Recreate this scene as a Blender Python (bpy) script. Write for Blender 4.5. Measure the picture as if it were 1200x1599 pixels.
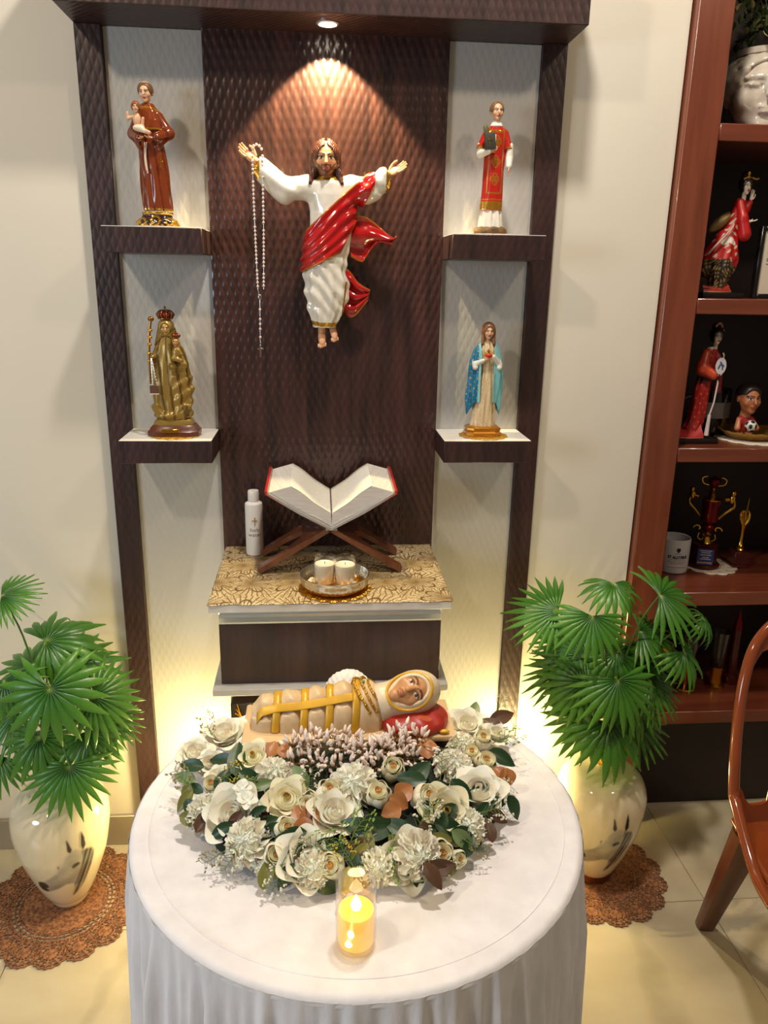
import bpy, bmesh, math, random
import numpy as np
from mathutils import Vector, Matrix
for o in list(bpy.data.objects): bpy.data.objects.remove(o, do_unlink=True)
scene = bpy.context.scene
COL = scene.collection
rnd = random.Random(7)
PI = math.pi

# ---------------------------------------------------------------- camera
CAM_LOC = np.array([-.022736, -1.723904, 1.427552])
CAM_R = np.array([.99648574, -.08195179, .01732295])
CAM_U = np.array([.00722336, .29011477, .9569646])
CAM_F = np.array([.0834506, .95347644, -.28968719])
FPX = 1213.02
cam = bpy.data.cameras.new('camera'); cam.sensor_fit = 'HORIZONTAL'; cam.sensor_width = 36; cam.lens = 36*FPX/1200
cam.clip_start = .02
camo = bpy.data.objects.new('camera', cam); COL.objects.link(camo)
camo.matrix_world = Matrix(((CAM_R[0], CAM_U[0], -CAM_F[0], CAM_LOC[0]), (CAM_R[1], CAM_U[1], -CAM_F[1], CAM_LOC[1]),
                            (CAM_R[2], CAM_U[2], -CAM_F[2], CAM_LOC[2]), (0, 0, 0, 1)))
scene.camera = camo
def _ray(px, py): return CAM_F + CAM_R*(px-600)/FPX - CAM_U*(py-799.5)/FPX
def atz(px, py, z): d = _ray(px, py); return CAM_LOC + d*((z-CAM_LOC[2])/d[2])      # measured photo point on a level z
def aty(px, py, y): d = _ray(px, py); return CAM_LOC + d*((y-CAM_LOC[1])/d[1])      # measured photo point on an upright plane y

# ---------------------------------------------------------------- world, lights, exposure
w = bpy.data.worlds.new('world'); scene.world = w; w.use_nodes = True
w.node_tree.nodes['Background'].inputs[0].default_value = (1, .86, .70, 1)
w.node_tree.nodes['Background'].inputs[1].default_value = .15
scene.view_settings.view_transform = 'Standard'; scene.view_settings.look = 'None'
scene.view_settings.exposure = 0.0; scene.view_settings.gamma = 1; scene.view_settings.use_curve_mapping = False
def light(name, kind, loc, watts, color, target=None, size=.1, spot=None, blend=.3):
    l = bpy.data.lights.new(name, kind); l.energy = watts; l.color = color
    if kind == 'AREA': l.shape = 'DISK'; l.size = size
    else: l.shadow_soft_size = size
    if kind == 'SPOT': l.spot_size = math.radians(spot); l.spot_blend = blend
    o = bpy.data.objects.new(name, l); COL.objects.link(o); o.location = loc
    if target is not None:
        o.rotation_euler = (Vector(target)-Vector(loc)).to_track_quat('-Z', 'Y').to_euler()
    return o
light('ceiling_light_left', 'AREA', (-1.3, -1.6, 2.85), 17, (1, .82, .60), (0, -.2, .9), .16)
light('ceiling_light_middle', 'AREA', (.22, -.66, 2.85), 26, (1, .91, .80), (.1, -.6, .8), .12)
light('ceiling_light_right', 'AREA', (1.35, -1.5, 2.85), 9, (1, .80, .56), (.2, -.2, .9), .16)
light('window_daylight', 'AREA', (-2.4, -2.2, 1.5), 26, (.68, .83, 1), (0, -.5, .6), .9)

# ---------------------------------------------------------------- helpers
def s(r, g, b):
    f = lambda c: c/12.92 if c <= .04045 else ((c+.055)/1.055)**2.4
    return (f(r/255), f(g/255), f(b/255))
_NT = {}
class NT:
    def __init__(self, name):
        self.m = bpy.data.materials.new(name); self.m.use_nodes = True; self.t = self.m.node_tree
        self.b = self.t.nodes['Principled BSDF']; self.out = self.t.nodes['Material Output']
    def n(self, kind, **kw):
        nd = self.t.nodes.new(kind)
        for k, v in kw.items():
            if k.startswith('i_'):
                key = k[2:]; key = int(key) if key.isdigit() else key.replace('_', ' ')
                nd.inputs[key].default_value = v
            else: setattr(nd, k, v)
        return nd
    def l(self, a, b): self.t.links.new(a, b)
    def math(self, op, a, b=None):
        nd = self.n('ShaderNodeMath', operation=op)
        for i, v in enumerate((a, b)):
            if v is None: continue
            if isinstance(v, (int, float)): nd.inputs[i].default_value = v
            else: self.l(v, nd.inputs[i])
        return nd.outputs[0]
    def coord(self): return self.n('ShaderNodeTexCoord').outputs['Object']
    def noise(self, scale, detail=3, vec=None, stretch=None):
        c = vec or self.coord()
        if stretch:
            mp = self.n('ShaderNodeMapping'); mp.inputs['Scale'].default_value = stretch; self.l(c, mp.inputs[0]); c = mp.outputs[0]
        nd = self.n('ShaderNodeTexNoise'); nd.inputs['Scale'].default_value = scale; nd.inputs['Detail'].default_value = detail
        self.l(c, nd.inputs['Vector']); return nd.outputs[0]
    def ramp(self, fac, stops):
        r = self.n('ShaderNodeValToRGB'); e = r.color_ramp.elements
        while len(e) < len(stops): e.new(.5)
        for el, (p, c) in zip(e, stops): el.position = p; el.color = (*c, 1)
        self.l(fac, r.inputs[0]); return r.outputs[0]
    def bump(self, h, strength=.3, dist=.002):
        b = self.n('ShaderNodeBump'); b.inputs['Strength'].default_value = strength; b.inputs['Distance'].default_value = dist
        self.l(h, b.inputs['Height']); self.l(b.outputs[0], self.b.inputs['Normal'])
    def set(self, **kw):
        for k, v in kw.items():
            self.b.inputs[k.replace('_', ' ')].default_value = v
        return self
def plain(name, c, rough=.5, metal=0, vary=.12, scale=30, bump=0, **kw):
    m = NT(name); f = m.noise(scale, 3)
    lo = tuple(x*(1-vary) for x in c); hi = tuple(min(1, x*(1+vary)) for x in c)
    m.l(m.ramp(f, [(.3, lo), (.7, hi)]), m.b.inputs['Base Color'])
    m.set(Roughness=rough, Metallic=metal, **kw)
    if bump: m.bump(m.noise(scale*4, 4), bump, .001)
    return m.m
def painted(name, rough=.4, bump=0, bscale=200, **kw):
    """painted figurine finish: colours come from the Col attribute, its alpha says where the paint is metallic gold"""
    m = NT(name); a = m.n('ShaderNodeAttribute', attribute_name='Col')
    v = m.ramp(m.noise(90, 3), [(.3, (.88, .88, .88)), (.7, (1, 1, 1))])
    mx = m.n('ShaderNodeMix', data_type='RGBA', blend_type='MULTIPLY'); mx.inputs[0].default_value = 1
    m.l(a.outputs['Color'], mx.inputs[6]); m.l(v, mx.inputs[7])
    m.l(mx.outputs[2], m.b.inputs['Base Color']); m.l(a.outputs['Alpha'], m.b.inputs['Metallic']); m.set(Roughness=rough, **kw)
    if bump: m.bump(m.noise(bscale, 3), bump, .001)
    return m.m

def tf(V, M=None, loc=None, rz=None, sc=None):
    V = np.asarray(V, float)
    if sc is not None: V = V*np.asarray(sc)
    if rz is not None:
        c, q = math.cos(rz), math.sin(rz); V = np.stack([V[:, 0]*c-V[:, 1]*q, V[:, 0]*q+V[:, 1]*c, V[:, 2]], 1)
    if M is not None: V = V@np.asarray(M).T
    if loc is not None: V = V+np.asarray(loc)
    return V
def frame(z, up=(0, 0, 1)):
    """3x3 whose columns are x,y,z axes with z along the given direction"""
    z = np.asarray(z, float); z = z/np.linalg.norm(z); u = np.asarray(up, float)
    if abs(z@u) > .98*np.linalg.norm(u): u = np.array([0, 1., 0])
    x = np.cross(u, z); x /= np.linalg.norm(x); y = np.cross(z, x)
    return np.stack([x, y, z], 1)
def merge(*geos):
    V = []; F = []; n = 0
    for g in geos:
        V.append(np.asarray(g[0], float)); F += [tuple(i+n for i in f) for f in g[1]]; n += len(g[0])
    return np.concatenate(V), F
def box(sx, sy, sz, loc=(0, 0, 0), bev=.002, seg=2):
    """box standing on loc (centre x, centre y, bottom z)"""
    bm = bmesh.new(); bmesh.ops.create_cube(bm, size=1)
    for v in bm.verts: v.co = (v.co.x*sx, v.co.y*sy, v.co.z*sz)
    if bev: bmesh.ops.bevel(bm, geom=bm.edges[:], offset=min(bev, .45*min(sx, sy, sz)), segments=seg, profile=.5, affect='EDGES')
    bm.verts.index_update()
    V = np.array([v.co[:] for v in bm.verts])+np.array([loc[0], loc[1], loc[2]+sz/2]); F = [tuple(v.index for v in f.verts) for f in bm.faces]
    bm.free(); return V, F
def bb(x0, x1, y0, y1, z0, z1, bev=.0015): return box(x1-x0, y1-y0, z1-z0, ((x0+x1)/2, (y0+y1)/2, z0), bev, 1)
def rings(R, close_u=True, caps=True):
    """R: list of (n,3) rings lofted in order"""
    n = len(R[0]); V = np.concatenate(R); F = []
    for i in range(len(R)-1):
        for j in range(n if close_u else n-1):
            k = (j+1) % n; F.append((i*n+j, i*n+k, (i+1)*n+k, (i+1)*n+j))
    if caps and close_u:
        F.append(tuple(range(n))[::-1]); F.append(tuple((len(R)-1)*n+j for j in range(n)))
    return V, F
def lathe(prof, n=32, caps=True, loc=(0, 0, 0)):
    a = np.arange(n)*2*PI/n
    return rings([np.stack([r*np.cos(a)+loc[0], r*np.sin(a)+loc[1], np.full(n, z+loc[2])], 1) for r, z in prof], True, caps)
def tube(path, rad, n=8, caps=True, closed=False, flat=None):
    P = np.asarray(path, float); m = len(P); rad = np.broadcast_to(rad, (m,)) if np.ndim(rad) < 2 else rad
    T = np.gradient(P, axis=0)
    if closed: T = (np.roll(P, -1, 0)-np.roll(P, 1, 0))
    T /= np.linalg.norm(T, axis=1)[:, None]+1e-12
    u = np.array([0, 0, 1.]) if abs(T[0][2]) < .9 else np.array([1., 0, 0])
    R = []; a = np.arange(n)*2*PI/n
    for i in range(m):
        x = u-T[i]*(u@T[i]); x /= np.linalg.norm(x)+1e-12; y = np.cross(T[i], x); u = x
        f = 1 if flat is None else flat
        R.append(P[i]+rad[i]*(np.cos(a)[:, None]*x+f*np.sin(a)[:, None]*y))
    V, F = rings(R, True, caps and not closed)
    if closed:
        for j in range(n):
            k = (j+1) % n; F.append(((m-1)*n+j, (m-1)*n+k, k, j))
    return V, F
def ellip(c, r, n=16, m=10):
    pr = [(max(1e-4, math.sin(PI*i/m)), -math.cos(PI*i/m)) for i in range(m+1)]
    V, F = lathe(pr, n, True); return V*np.asarray(r)+np.asarray(c), F
def grid(P, close_u=False):
    """P (u,v,3) open surface"""
    nu, nv = P.shape[:2]; F = []
    for i in range(nu-1 if not close_u else nu):
        for j in range(nv-1):
            a = (i+1) % nu; F.append((i*nv+j, a*nv+j, a*nv+j+1, i*nv+j+1))
    return P.reshape(-1, 3), F
def catmull(pts, n=8, closed=False):
    P = [np.asarray(p, float) for p in pts]; out = []
    m = len(P)
    for i in range(m if closed else m-1):
        g = (lambda k: P[k % m]) if closed else (lambda k: P[min(max(k, 0), m-1)])
        a, b, c, d = g(i-1), g(i), g(i+1), g(i+2)
        for k in range(n):
            t = k/n; out.append(.5*((2*b)+(c-a)*t+(2*a-5*b+4*c-d)*t*t+(3*b-a-3*c+d)*t**3))
    if not closed: out.append(P[-1])
    return np.array(out)
def prism(poly, depth, plane='xz', y0=0, bev=0):
    """solid from a 2D outline (may be concave); outline in x,z, thickness along y"""
    bm = bmesh.new(); vs = [bm.verts.new((p[0], y0, p[1])) for p in poly]; f = bm.faces.new(vs)
    r = bmesh.ops.extrude_face_region(bm, geom=[f])
    for e in r['geom']:
        if isinstance(e, bmesh.types.BMVert): e.co.y += depth
    if bev: bmesh.ops.bevel(bm, geom=bm.edges[:], offset=bev, segments=1, affect='EDGES')
    bmesh.ops.triangulate(bm, faces=[f for f in bm.faces if len(f.verts) > 4]); bmesh.ops.recalc_face_normals(bm, faces=bm.faces[:])
    bm.verts.index_update(); V = np.array([v.co[:] for v in bm.verts]); F = [tuple(v.index for v in f.verts) for f in bm.faces]; bm.free()
    if plane == 'xy': V = np.stack([V[:, 0], V[:, 2], V[:, 1]], 1); F = [f[::-1] for f in F]
    return V, F
def obj(name, geo, mat, parent=None, col=None, smooth=True, angle=40, kind=None, label=None, loc=None, solid=0):
    me = geo if isinstance(geo, bpy.types.Mesh) else mesh(name, geo, mat, col, smooth, angle)
    o = bpy.data.objects.new(name, me); COL.objects.link(o)
    if parent is not None: o.parent = parent
    if kind: o['kind'] = kind
    if label: o['label'] = label
    if loc is not None: o.location = loc
    if solid:
        md = o.modifiers.new('thickness', 'SOLIDIFY'); md.thickness = solid; md.offset = 0
    return o
def mesh(name, geo, mat, col=None, smooth=True, angle=40):
    V, F = geo; me = bpy.data.meshes.new(name); me.from_pydata(np.asarray(V).tolist(), [], F)
    if col is not None:
        c = np.asarray(col, float); c = np.broadcast_to(c, (len(V), c.shape[-1])) if c.ndim == 1 else c
        if c.shape[1] == 3: c = np.concatenate([c, np.zeros((len(c), 1))], 1)
        a = me.attributes.new('Col', 'FLOAT_COLOR', 'POINT'); a.data.foreach_set('color', np.ascontiguousarray(c).ravel())
    if mat is not None: me.materials.append(mat)
    if smooth:
        me.polygons.foreach_set('use_smooth', [True]*len(me.polygons))
        if angle < 180: me.set_sharp_from_angle(angle=math.radians(angle))
    me.update(); return me
def thing(name, label, cat, loc=(0, 0, 0), rz=0, group=None, sc=None, rot=None):
    o = bpy.data.objects.new(name, None); COL.objects.link(o); o.location = loc
    o.rotation_euler = rot if rot is not None else (0, 0, rz); o.empty_display_size = .05
    if sc: o.scale = (sc, sc, sc)
    o['label'] = label; o['category'] = cat
    if group: o['group'] = group
    return o
def tag(o, label, cat, group=None):
    o['label'] = label; o['category'] = cat
    if group: o['group'] = group
    return o
def struct(name, geo, mat, parent=None, **kw):
    o = obj(name, geo, mat, parent, **kw)
    if parent is None: o['kind'] = 'structure'
    return o
def text(txt, size, mat, parent, loc, rot, name='lettering', align='CENTER', bend=None, bold=0, sx=1):
    cu = bpy.data.curves.new('t', 'FONT'); cu.body = txt; cu.size = size; cu.align_x = align; cu.align_y = 'CENTER'; cu.offset = bold
    to = bpy.data.objects.new('t', cu); COL.objects.link(to); bpy.context.view_layer.update()
    me = to.to_mesh(); V = np.array([v.co[:] for v in me.vertices]); F = [tuple(p.vertices) for p in me.polygons]; to.to_mesh_clear()
    bpy.data.objects.remove(to, do_unlink=True); bpy.data.curves.remove(cu)
    V[:, 0] *= sx
    V = np.stack([V[:, 0], np.zeros(len(V)), V[:, 1]], 1)          # stands in the xz plane, read from -y
    if bend:                                                        # wrapped round a cylinder of this radius
        th = V[:, 0]/bend; V = np.stack([bend*np.sin(th), -bend*np.cos(th), V[:, 2]], 1)
    o = obj(name, (V, F), mat, parent, smooth=False); o.location = loc; o.rotation_euler = rot
    return o

# ---------------------------------------------------------------- signed-distance sculpting
def surfnet(f, lo, h):
    n = f.shape; cells = tuple(k-1 for k in n); c = np.zeros(cells, np.int8); sgn = (f < 0).astype(np.int8)
    def cor(a, i, j, k): return a[i:i+cells[0], j:j+cells[1], k:k+cells[2]]
    for i in (0, 1):
        for j in (0, 1):
            for k in (0, 1): c += cor(sgn, i, j, k)
    act = (c > 0) & (c < 8); idx = np.full(cells, -1, np.int64); nv = int(act.sum()); idx[act] = np.arange(nv)
    acc = np.zeros((nv, 3)); cnt = np.zeros(nv)
    for ax in range(3):
        for a in (0, 1):
            for b in (0, 1):
                o0 = [0, 0, 0]; ot = [x for x in range(3) if x != ax]; o0[ot[0]] = a; o0[ot[1]] = b; o1 = list(o0); o1[ax] = 1
                f0 = cor(f, *o0); f1 = cor(f, *o1); cr = ((f0 < 0) != (f1 < 0)) & act
                t = f0[cr]/(f0[cr]-f1[cr]); ids = idx[cr]; acc[ids, ax] += t; acc[ids, ot[0]] += a; acc[ids, ot[1]] += b; cnt[ids] += 1
    V = np.argwhere(act)+acc/cnt[:, None]; V = np.asarray(lo)+V*h; F = []
    for ax in range(3):
        sl0 = [slice(1, -1)]*3; sl1 = [slice(1, -1)]*3; sl0[ax] = slice(0, -1); sl1[ax] = slice(1, None)
        s0 = sgn[tuple(sl0)]; s1 = sgn[tuple(sl1)]; e = np.argwhere(s0 != s1)
        if not len(e): continue
        up = s0[tuple(e.T)] == 1; e = e+1; e[:, ax] -= 1
        ot = [(ax+1) % 3, (ax+2) % 3]
        def cid(a, b):
            q = e.copy(); q[:, ot[0]] -= a; q[:, ot[1]] -= b; return idx[tuple(q.T)]
        Q = np.stack([cid(1, 1), cid(0, 1), cid(0, 0), cid(1, 0)], 1); Q[~up] = Q[~up][:, ::-1]; F.append(Q)
    return V, np.concatenate(F).tolist()
def sculpt(fn, lo, hi, h):
    lo = np.asarray(lo, float); hi = np.asarray(hi, float); n = np.ceil((hi-lo)/h).astype(int)+1
    x = (lo[0]+h*np.arange(n[0], dtype=np.float32))[:, None, None]; y = (lo[1]+h*np.arange(n[1], dtype=np.float32))[None, :, None]; z = (lo[2]+h*np.arange(n[2], dtype=np.float32))[None, None, :]
    x, y, z = np.broadcast_arrays(x, y, z)
    f = fn(x.astype(np.float32), y.astype(np.float32), z.astype(np.float32))
    f = f.copy(); f[0] = f[-1] = 1; f[:, 0] = f[:, -1] = 1; f[:, :, 0] = f[:, :, -1] = 1
    return surfnet(f, lo, h)
def smin(a, b, k):
    hh = np.clip(.5+.5*(b-a)/k, 0, 1); return b*(1-hh)+a*hh-k*hh*(1-hh)
def smax(a, b, k): return -smin(-a, -b, k)
def cone(x, y, z, a, b, ra, rb, sy=1):
    ab = [b[i]-a[i] for i in range(3)]; L = sum(q*q for q in ab)+1e-12
    t = np.clip(((x-a[0])*ab[0]+(y-a[1])*ab[1]+(z-a[2])*ab[2])/L, 0, 1)
    return np.sqrt((x-a[0]-t*ab[0])**2+((y-a[1]-t*ab[1])/sy)**2+(z-a[2]-t*ab[2])**2)-(ra+(rb-ra)*t)
def ball(x, y, z, c, r):
    if np.ndim(r) == 0: r = (r, r, r)
    X, Y, Z = (x-c[0])/r[0], (y-c[1])/r[1], (z-c[2])/r[2]; k0 = np.sqrt(X*X+Y*Y+Z*Z)+1e-9
    k1 = np.sqrt((X/r[0])**2+(Y/r[1])**2+(Z/r[2])**2)+1e-9; return k0*(k0-1)/k1
def trunk(x, y, z, prof, fold=0, nf=9, ph=0, fz=None):
    """stacked ellipses: prof rows (z, rx, ry, cx, cy); folds run down the cloth"""
    P = np.array(prof, float); g = lambda i: np.interp(z, P[:, 0], P[:, i]).astype(np.float32)
    rx, ry, cx, cy = g(1), g(2), g(3), g(4); X = (x-cx)/rx; Y = (y-cy)/ry; rr = np.sqrt(X*X+Y*Y)+1e-6
    d = (rr-1)*np.minimum(rx, ry)
    if fold:
        th = np.arctan2(Y, X); k = 1 if fz is None else np.interp(z, fz[0], fz[1])
        d = d+fold*k*(np.sin(nf*th+ph+30*z)+.5*np.sin((2*nf-3)*th+2*ph-40*z))*np.clip(rr*1.2-.3, 0, 1)
    return np.maximum(d, np.maximum(P[0, 0]-z, z-P[-1, 0]))*.85
def paint(V, base, *rules):
    c = np.zeros((len(V), 4)); c[:, :3] = base[:3]
    if len(base) > 3: c[:, 3] = base[3]
    for m, q in rules:
        c[m, :3] = q[:3]; c[m, 3] = q[3] if len(q) > 3 else 0
    return c
GOLDP = (*s(214, 160, 48), .75)
def head(parent, loc, H, skin, brow=s(60, 36, 22), lips=s(170, 80, 66), eye=s(40, 28, 22), beard=None, rz=0, tilt=0, roll=0, neck=.5, mat=None, name='head', eyes=True, h=.022, nose=1, closed=False):
    """head about H tall (chin to crown) with eyes, nose, mouth, ears and neck, facing -y; loc is the middle of the head"""
    def fn(x, y, z):
        d = ball(x, y, z, (0, .05, .12), (.36, .43, .38)); d = smin(d, ball(x, y, z, (0, -.07, -.12), (.285, .31, .37)), .12)
        d = smin(d, ball(x, y, z, (0, -.25, -.40), (.11, .10, .09)), .1)
        for q in (-1, 1):
            d = smin(d, ball(x, y, z, (q*.19, -.24, -.10), (.10, .10, .12)), .08)
            d = smax(d, -ball(x, y, z, (q*.145, -.47, .045), (.10, .10, .075)), .06)
            d = smin(d, ball(x, y, z, (q*.14, -.325, .03), (.07, .05, .045)), .02)
            d = smin(d, ball(x, y, z, (q*.365, .05, -.02), (.035, .08, .11)), .03)
            d = smin(d, cone(x, y, z, (q*.07, -.385, .125), (q*.22, -.33, .12), .03, .02), .05)
        d = smin(d, cone(x, y, z, (0, -.375, .10), (0, -.47*nose, -.10), .03, .055), .05)
        d = smin(d, ball(x, y, z, (0, -.375, -.215), (.095, .05, .028)), .03); d = smin(d, ball(x, y, z, (0, -.365, -.27), (.08, .05, .03)), .03)
        if neck: d = smin(d, cone(x, y, z, (0, .06, -.38), (0, .12, -.45-neck), .17, .20), .08)
        return d
    V, F = sculpt(fn, (-.45, -.56, -.52-neck), (.45, .54, .56), h)
    x, y, z = V.T; fr = y < -.2
    R = []
    if beard is not None:
        R.append(((y < .02) & (z > -.58) & ((z < -.20+.9*np.clip(np.abs(x)-.16, 0, 1)) | ((z < -.135) & (np.abs(x) < .15) & (z > -.21) & (y < -.3))), beard))
    R.append((fr & (np.hypot(x/.10, (z+.24)/.055) < 1) & (y < -.3), lips))
    for q in (-1, 1):
        e = fr & (np.hypot((x-q*.14)/.075, (z-.032)/(.034)) < 1)
        if eyes and not closed:
            R.append((e, s(226, 214, 196))); R.append((fr & (np.hypot(x-q*.14, z-.032) < .034), eye)); R.append((fr & (np.abs(x-q*.145) < .085) & (np.abs(z-.073+.9*(x-q*.14)**2*6) < .014), eye))
        elif closed: R.append((fr & (np.abs(x-q*.145) < .085) & (np.abs(z-.01-1.6*(x-q*.14)**2*3) < .018), eye))
        R.append((fr & (np.abs(x-q*.15) < .115) & (np.abs(z-.150+3.5*(x-q*.14)**2) < .022), brow))
    C = paint(V, skin, *R)
    V = V*H; a = tilt; V = tf(V, np.array([[1, 0, 0], [0, math.cos(a), -math.sin(a)], [0, math.sin(a), math.cos(a)]]))
    a = roll; V = tf(V, np.array([[math.cos(a), 0, math.sin(a)], [0, 1, 0], [-math.sin(a), 0, math.cos(a)]]))
    V = tf(V, rz=rz, loc=loc)
    return obj(name, (V, F), mat, parent, col=C, angle=180)
def hand(parent, wrist, direc, L, skin, palm=(0, 0, 1), curl=.35, thumb=1, mat=None, name='hand', spread=.10):
    """small hand with palm and five separate bent fingers; palm: direction the palm faces"""
    M = frame(direc, palm)                                            # y axis is close to the palm direction
    G = [ellip((0, 0, .26), (.20, .085, .27), 12, 8), tube([(0, 0, -.16), (0, 0, .12)], [.13, .15], 10)]
    for i, (x, l) in enumerate(((-.145, .40), (-.05, .46), (.05, .43), (.14, .34))):
        pts = []; p = np.array([x, 0, .44]); a = -.05; pts.append(p)
        for k in range(3):
            a += curl*(.5+.4*k); p = p+l*(.42-.07*k)*np.array([x*spread*4, math.sin(a), math.cos(a)]); pts.append(p)
        G.append(tube(catmull(pts, 3), np.linspace(.055, .038, 10), 8))
    pts = [np.array([.15*thumb, .02, .10]), np.array([.27*thumb, .06, .26]), np.array([.30*thumb, .12, .42]), np.array([.27*thumb, .16, .54])]
    G.append(tube(catmull(pts, 3), np.linspace(.07, .04, 10), 8))
    V, F = merge(*G); V = tf(V*L, M, loc=wrist)
    return obj(name, (V, F), mat, parent, col=skin, angle=180)

# ================================================================ materials of the setting
def laminate(name, dark, light_, rough=.34, bump=.6, coat=.15, metal=0, grain=True):
    m = NT(name); c = m.coord()
    if grain:
        g = m.noise(9, 6, c, (6, 6, .45)); m.l(m.ramp(g, [(.32, dark), (.68, light_)]), m.b.inputs['Base Color'])
    else:
        m.l(m.ramp(m.noise(3, 2, c), [(.3, dark), (.7, light_)]), m.b.inputs['Base Color'])
    sp = m.n('ShaderNodeSeparateXYZ'); m.l(c, sp.inputs[0])
    xx = m.math('ADD', sp.outputs[0], sp.outputs[1])
    u = m.math('ADD', m.math('MULTIPLY', xx, PI/.016), m.math('MULTIPLY', sp.outputs[2], PI/.038))
    v = m.math('SUBTRACT', m.math('MULTIPLY', xx, PI/.016), m.math('MULTIPLY', sp.outputs[2], PI/.038))
    hgt = m.math('MULTIPLY', m.math('ABSOLUTE', m.math('SINE', u)), m.math('ABSOLUTE', m.math('SINE', v)))
    if bump: m.bump(hgt, bump, .0018)
    m.set(Roughness=rough, Metallic=metal); m.b.inputs['Coat Weight'].default_value = coat; m.b.inputs['Coat Roughness'].default_value = .2
    return m.m
M_DARK = laminate('dark_embossed_laminate', s(40, 24, 23), s(62, 38, 36), bump=.3, rough=.42, coat=.08)
M_DARKP = laminate('dark_laminate_panel', s(42, 25, 23), s(70, 42, 38), bump=0, rough=.30, coat=.35)
M_WHITE = laminate('white_embossed_panel', s(186, 183, 178), s(196, 193, 187), rough=.4, bump=.22, coat=.1, grain=False)
M_WEDGE = plain('white_board', s(222, 218, 210), .35, vary=.03)
M_WALL = plain('cream_wall_paint', s(217, 210, 195), .6, vary=.03, scale=2, bump=.05)
M_BASE = plain('grey_skirting', s(150, 138, 120), .3, vary=.05, scale=8)
def wood(name, a, b, rough=.3, scale=7, stretch=(5, 5, .5), coat=.3):
    m = NT(name); g = m.noise(scale, 6, None, stretch); m.l(m.ramp(g, [(.3, a), (.7, b)]), m.b.inputs['Base Color'])
    m.bump(m.noise(scale*6, 4, None, stretch), .08, .001); m.set(Roughness=rough); m.b.inputs['Coat Weight'].default_value = coat; return m.m
M_RED = wood('polished_red_wood', s(104, 50, 31), s(130, 67, 43))
M_REDH = wood('polished_red_wood_shelf', s(100, 47, 30), s(124, 62, 40), stretch=(.5, 5, 5))
M_BACK = plain('dark_cabinet_back', s(38, 22, 22), .5, vary=.1)
mf = NT('cream_marble'); f1 = mf.noise(1.6, 6); f2 = mf.noise(3.2, 8, None, (1, 2.2, 1))
wv = mf.n('ShaderNodeTexWave'); wv.inputs['Scale'].default_value = .8; wv.inputs['Distortion'].default_value = 14; wv.inputs['Detail'].default_value = 5; mf.l(mf.coord(), wv.inputs[0])
vein = mf.ramp(wv.outputs[1], [(0, (.80, .80, .80)), (.10, (1, 1, 1)), (1, (1, 1, 1))])
mx = mf.n('ShaderNodeMix', data_type='RGBA', blend_type='MULTIPLY'); mx.inputs[0].default_value = .7
mf.l(mf.ramp(f2, [(.3, s(184, 170, 142)), (.7, s(204, 192, 164))]), mx.inputs[6]); mf.l(vein, mx.inputs[7]); mf.l(mx.outputs[2], mf.b.inputs['Base Color'])
mf.set(Roughness=.13); M_FLOOR = mf.m
M_GROUT = plain('tile_grout', s(150, 138, 116), .8)
M_ALU = plain('brushed_aluminium', s(206, 214, 220), .34, .85, vary=.03)
M_GOLD = plain('polished_gold', s(222, 170, 62), .22, 1, vary=.08, scale=60)
M_GOLDD = plain('gold_lace_thread', s(196, 150, 60), .35, .7, vary=.2, scale=200)
M_CREAM = plain('cream_ceramic_plain', s(226, 214, 186), .12, vary=.02)
M_BLK = plain('black_print', s(30, 28, 28), .5, vary=.05)
M_GREY = plain('grey_print', s(110, 104, 100), .5, vary=.05)
P_GLOSS = painted('gloss_paint', .18, Coat_Weight=.5)
P_SATIN = painted('satin_paint', .38)
P_CLOTH = painted('woven_cloth', .75, .25, 400)
P_MATT = painted('matt_paint', .55)
P_GOLD = painted('antique_gold_paint', .32)

# ================================================================ room shell
WY = .022
fl = struct('floor', bb(-2.6, 2.6, -3.4, .5, -.04, -.004, 0), M_GROUT)
xs = [-2.6, -1.5, -.7, .1, .9, 1.7, 2.6]; ys = [-3.4, -2.67, -1.87, -1.07, -.27, .5]
for i in range(len(xs)-1):
    for j in range(len(ys)-1):
        obj('tile', bb(xs[i]+.0008, xs[i+1]-.0008, ys[j]+.0008, ys[j+1]-.0008, -.012, 0, .0006), M_FLOOR, fl)
struct('wall_back', bb(-2.6, .738, WY, WY+.15, 0, 3.0, 0), M_WALL)
struct('wall_back_upper', bb(.738, 2.6, .36, WY+.45, 0, 3.0, 0), M_WALL)
struct('baseboard_back', bb(-2.6, -.4836, WY-.012, WY-.0005, 0, .088, .002), M_BASE)
struct('baseboard_back_right', bb(.4836, .737, WY-.012, WY-.0005, 0, .088, .002), M_BASE)

# ================================================================ altar wall unit
XO, XI, XC = .4816, .4314, .2424
ZT, ZS1, ZS2, HS, DS, DC = 1.8794, 1.5117, 1.0977, .0478, .1225, .1235
au = thing('altar_wall_unit', 'dark brown wall altar unit with white niches, canopy and four small shelves', 'altar', (0, WY-.001, 0))
def AU(name, x0, x1, y0, y1, z0, z1, m, par=au, **k): return obj(name, bb(x0, x1, y0-WY, y1-WY, z0, z1, .001), m, par, **k)
AU('side_post', -XO, -XI, 0, .021, 0, ZT, M_DARK); AU('side_post', XI, XO, 0, .021, 0, ZT, M_DARK)
AU('white_panel', -XI, -XC, .012, .021, 0, ZT, M_WHITE, label='white embossed back panel'); AU('white_panel', XC, XI, .012, .021, 0, ZT, M_WHITE, label='white embossed back panel')
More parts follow.
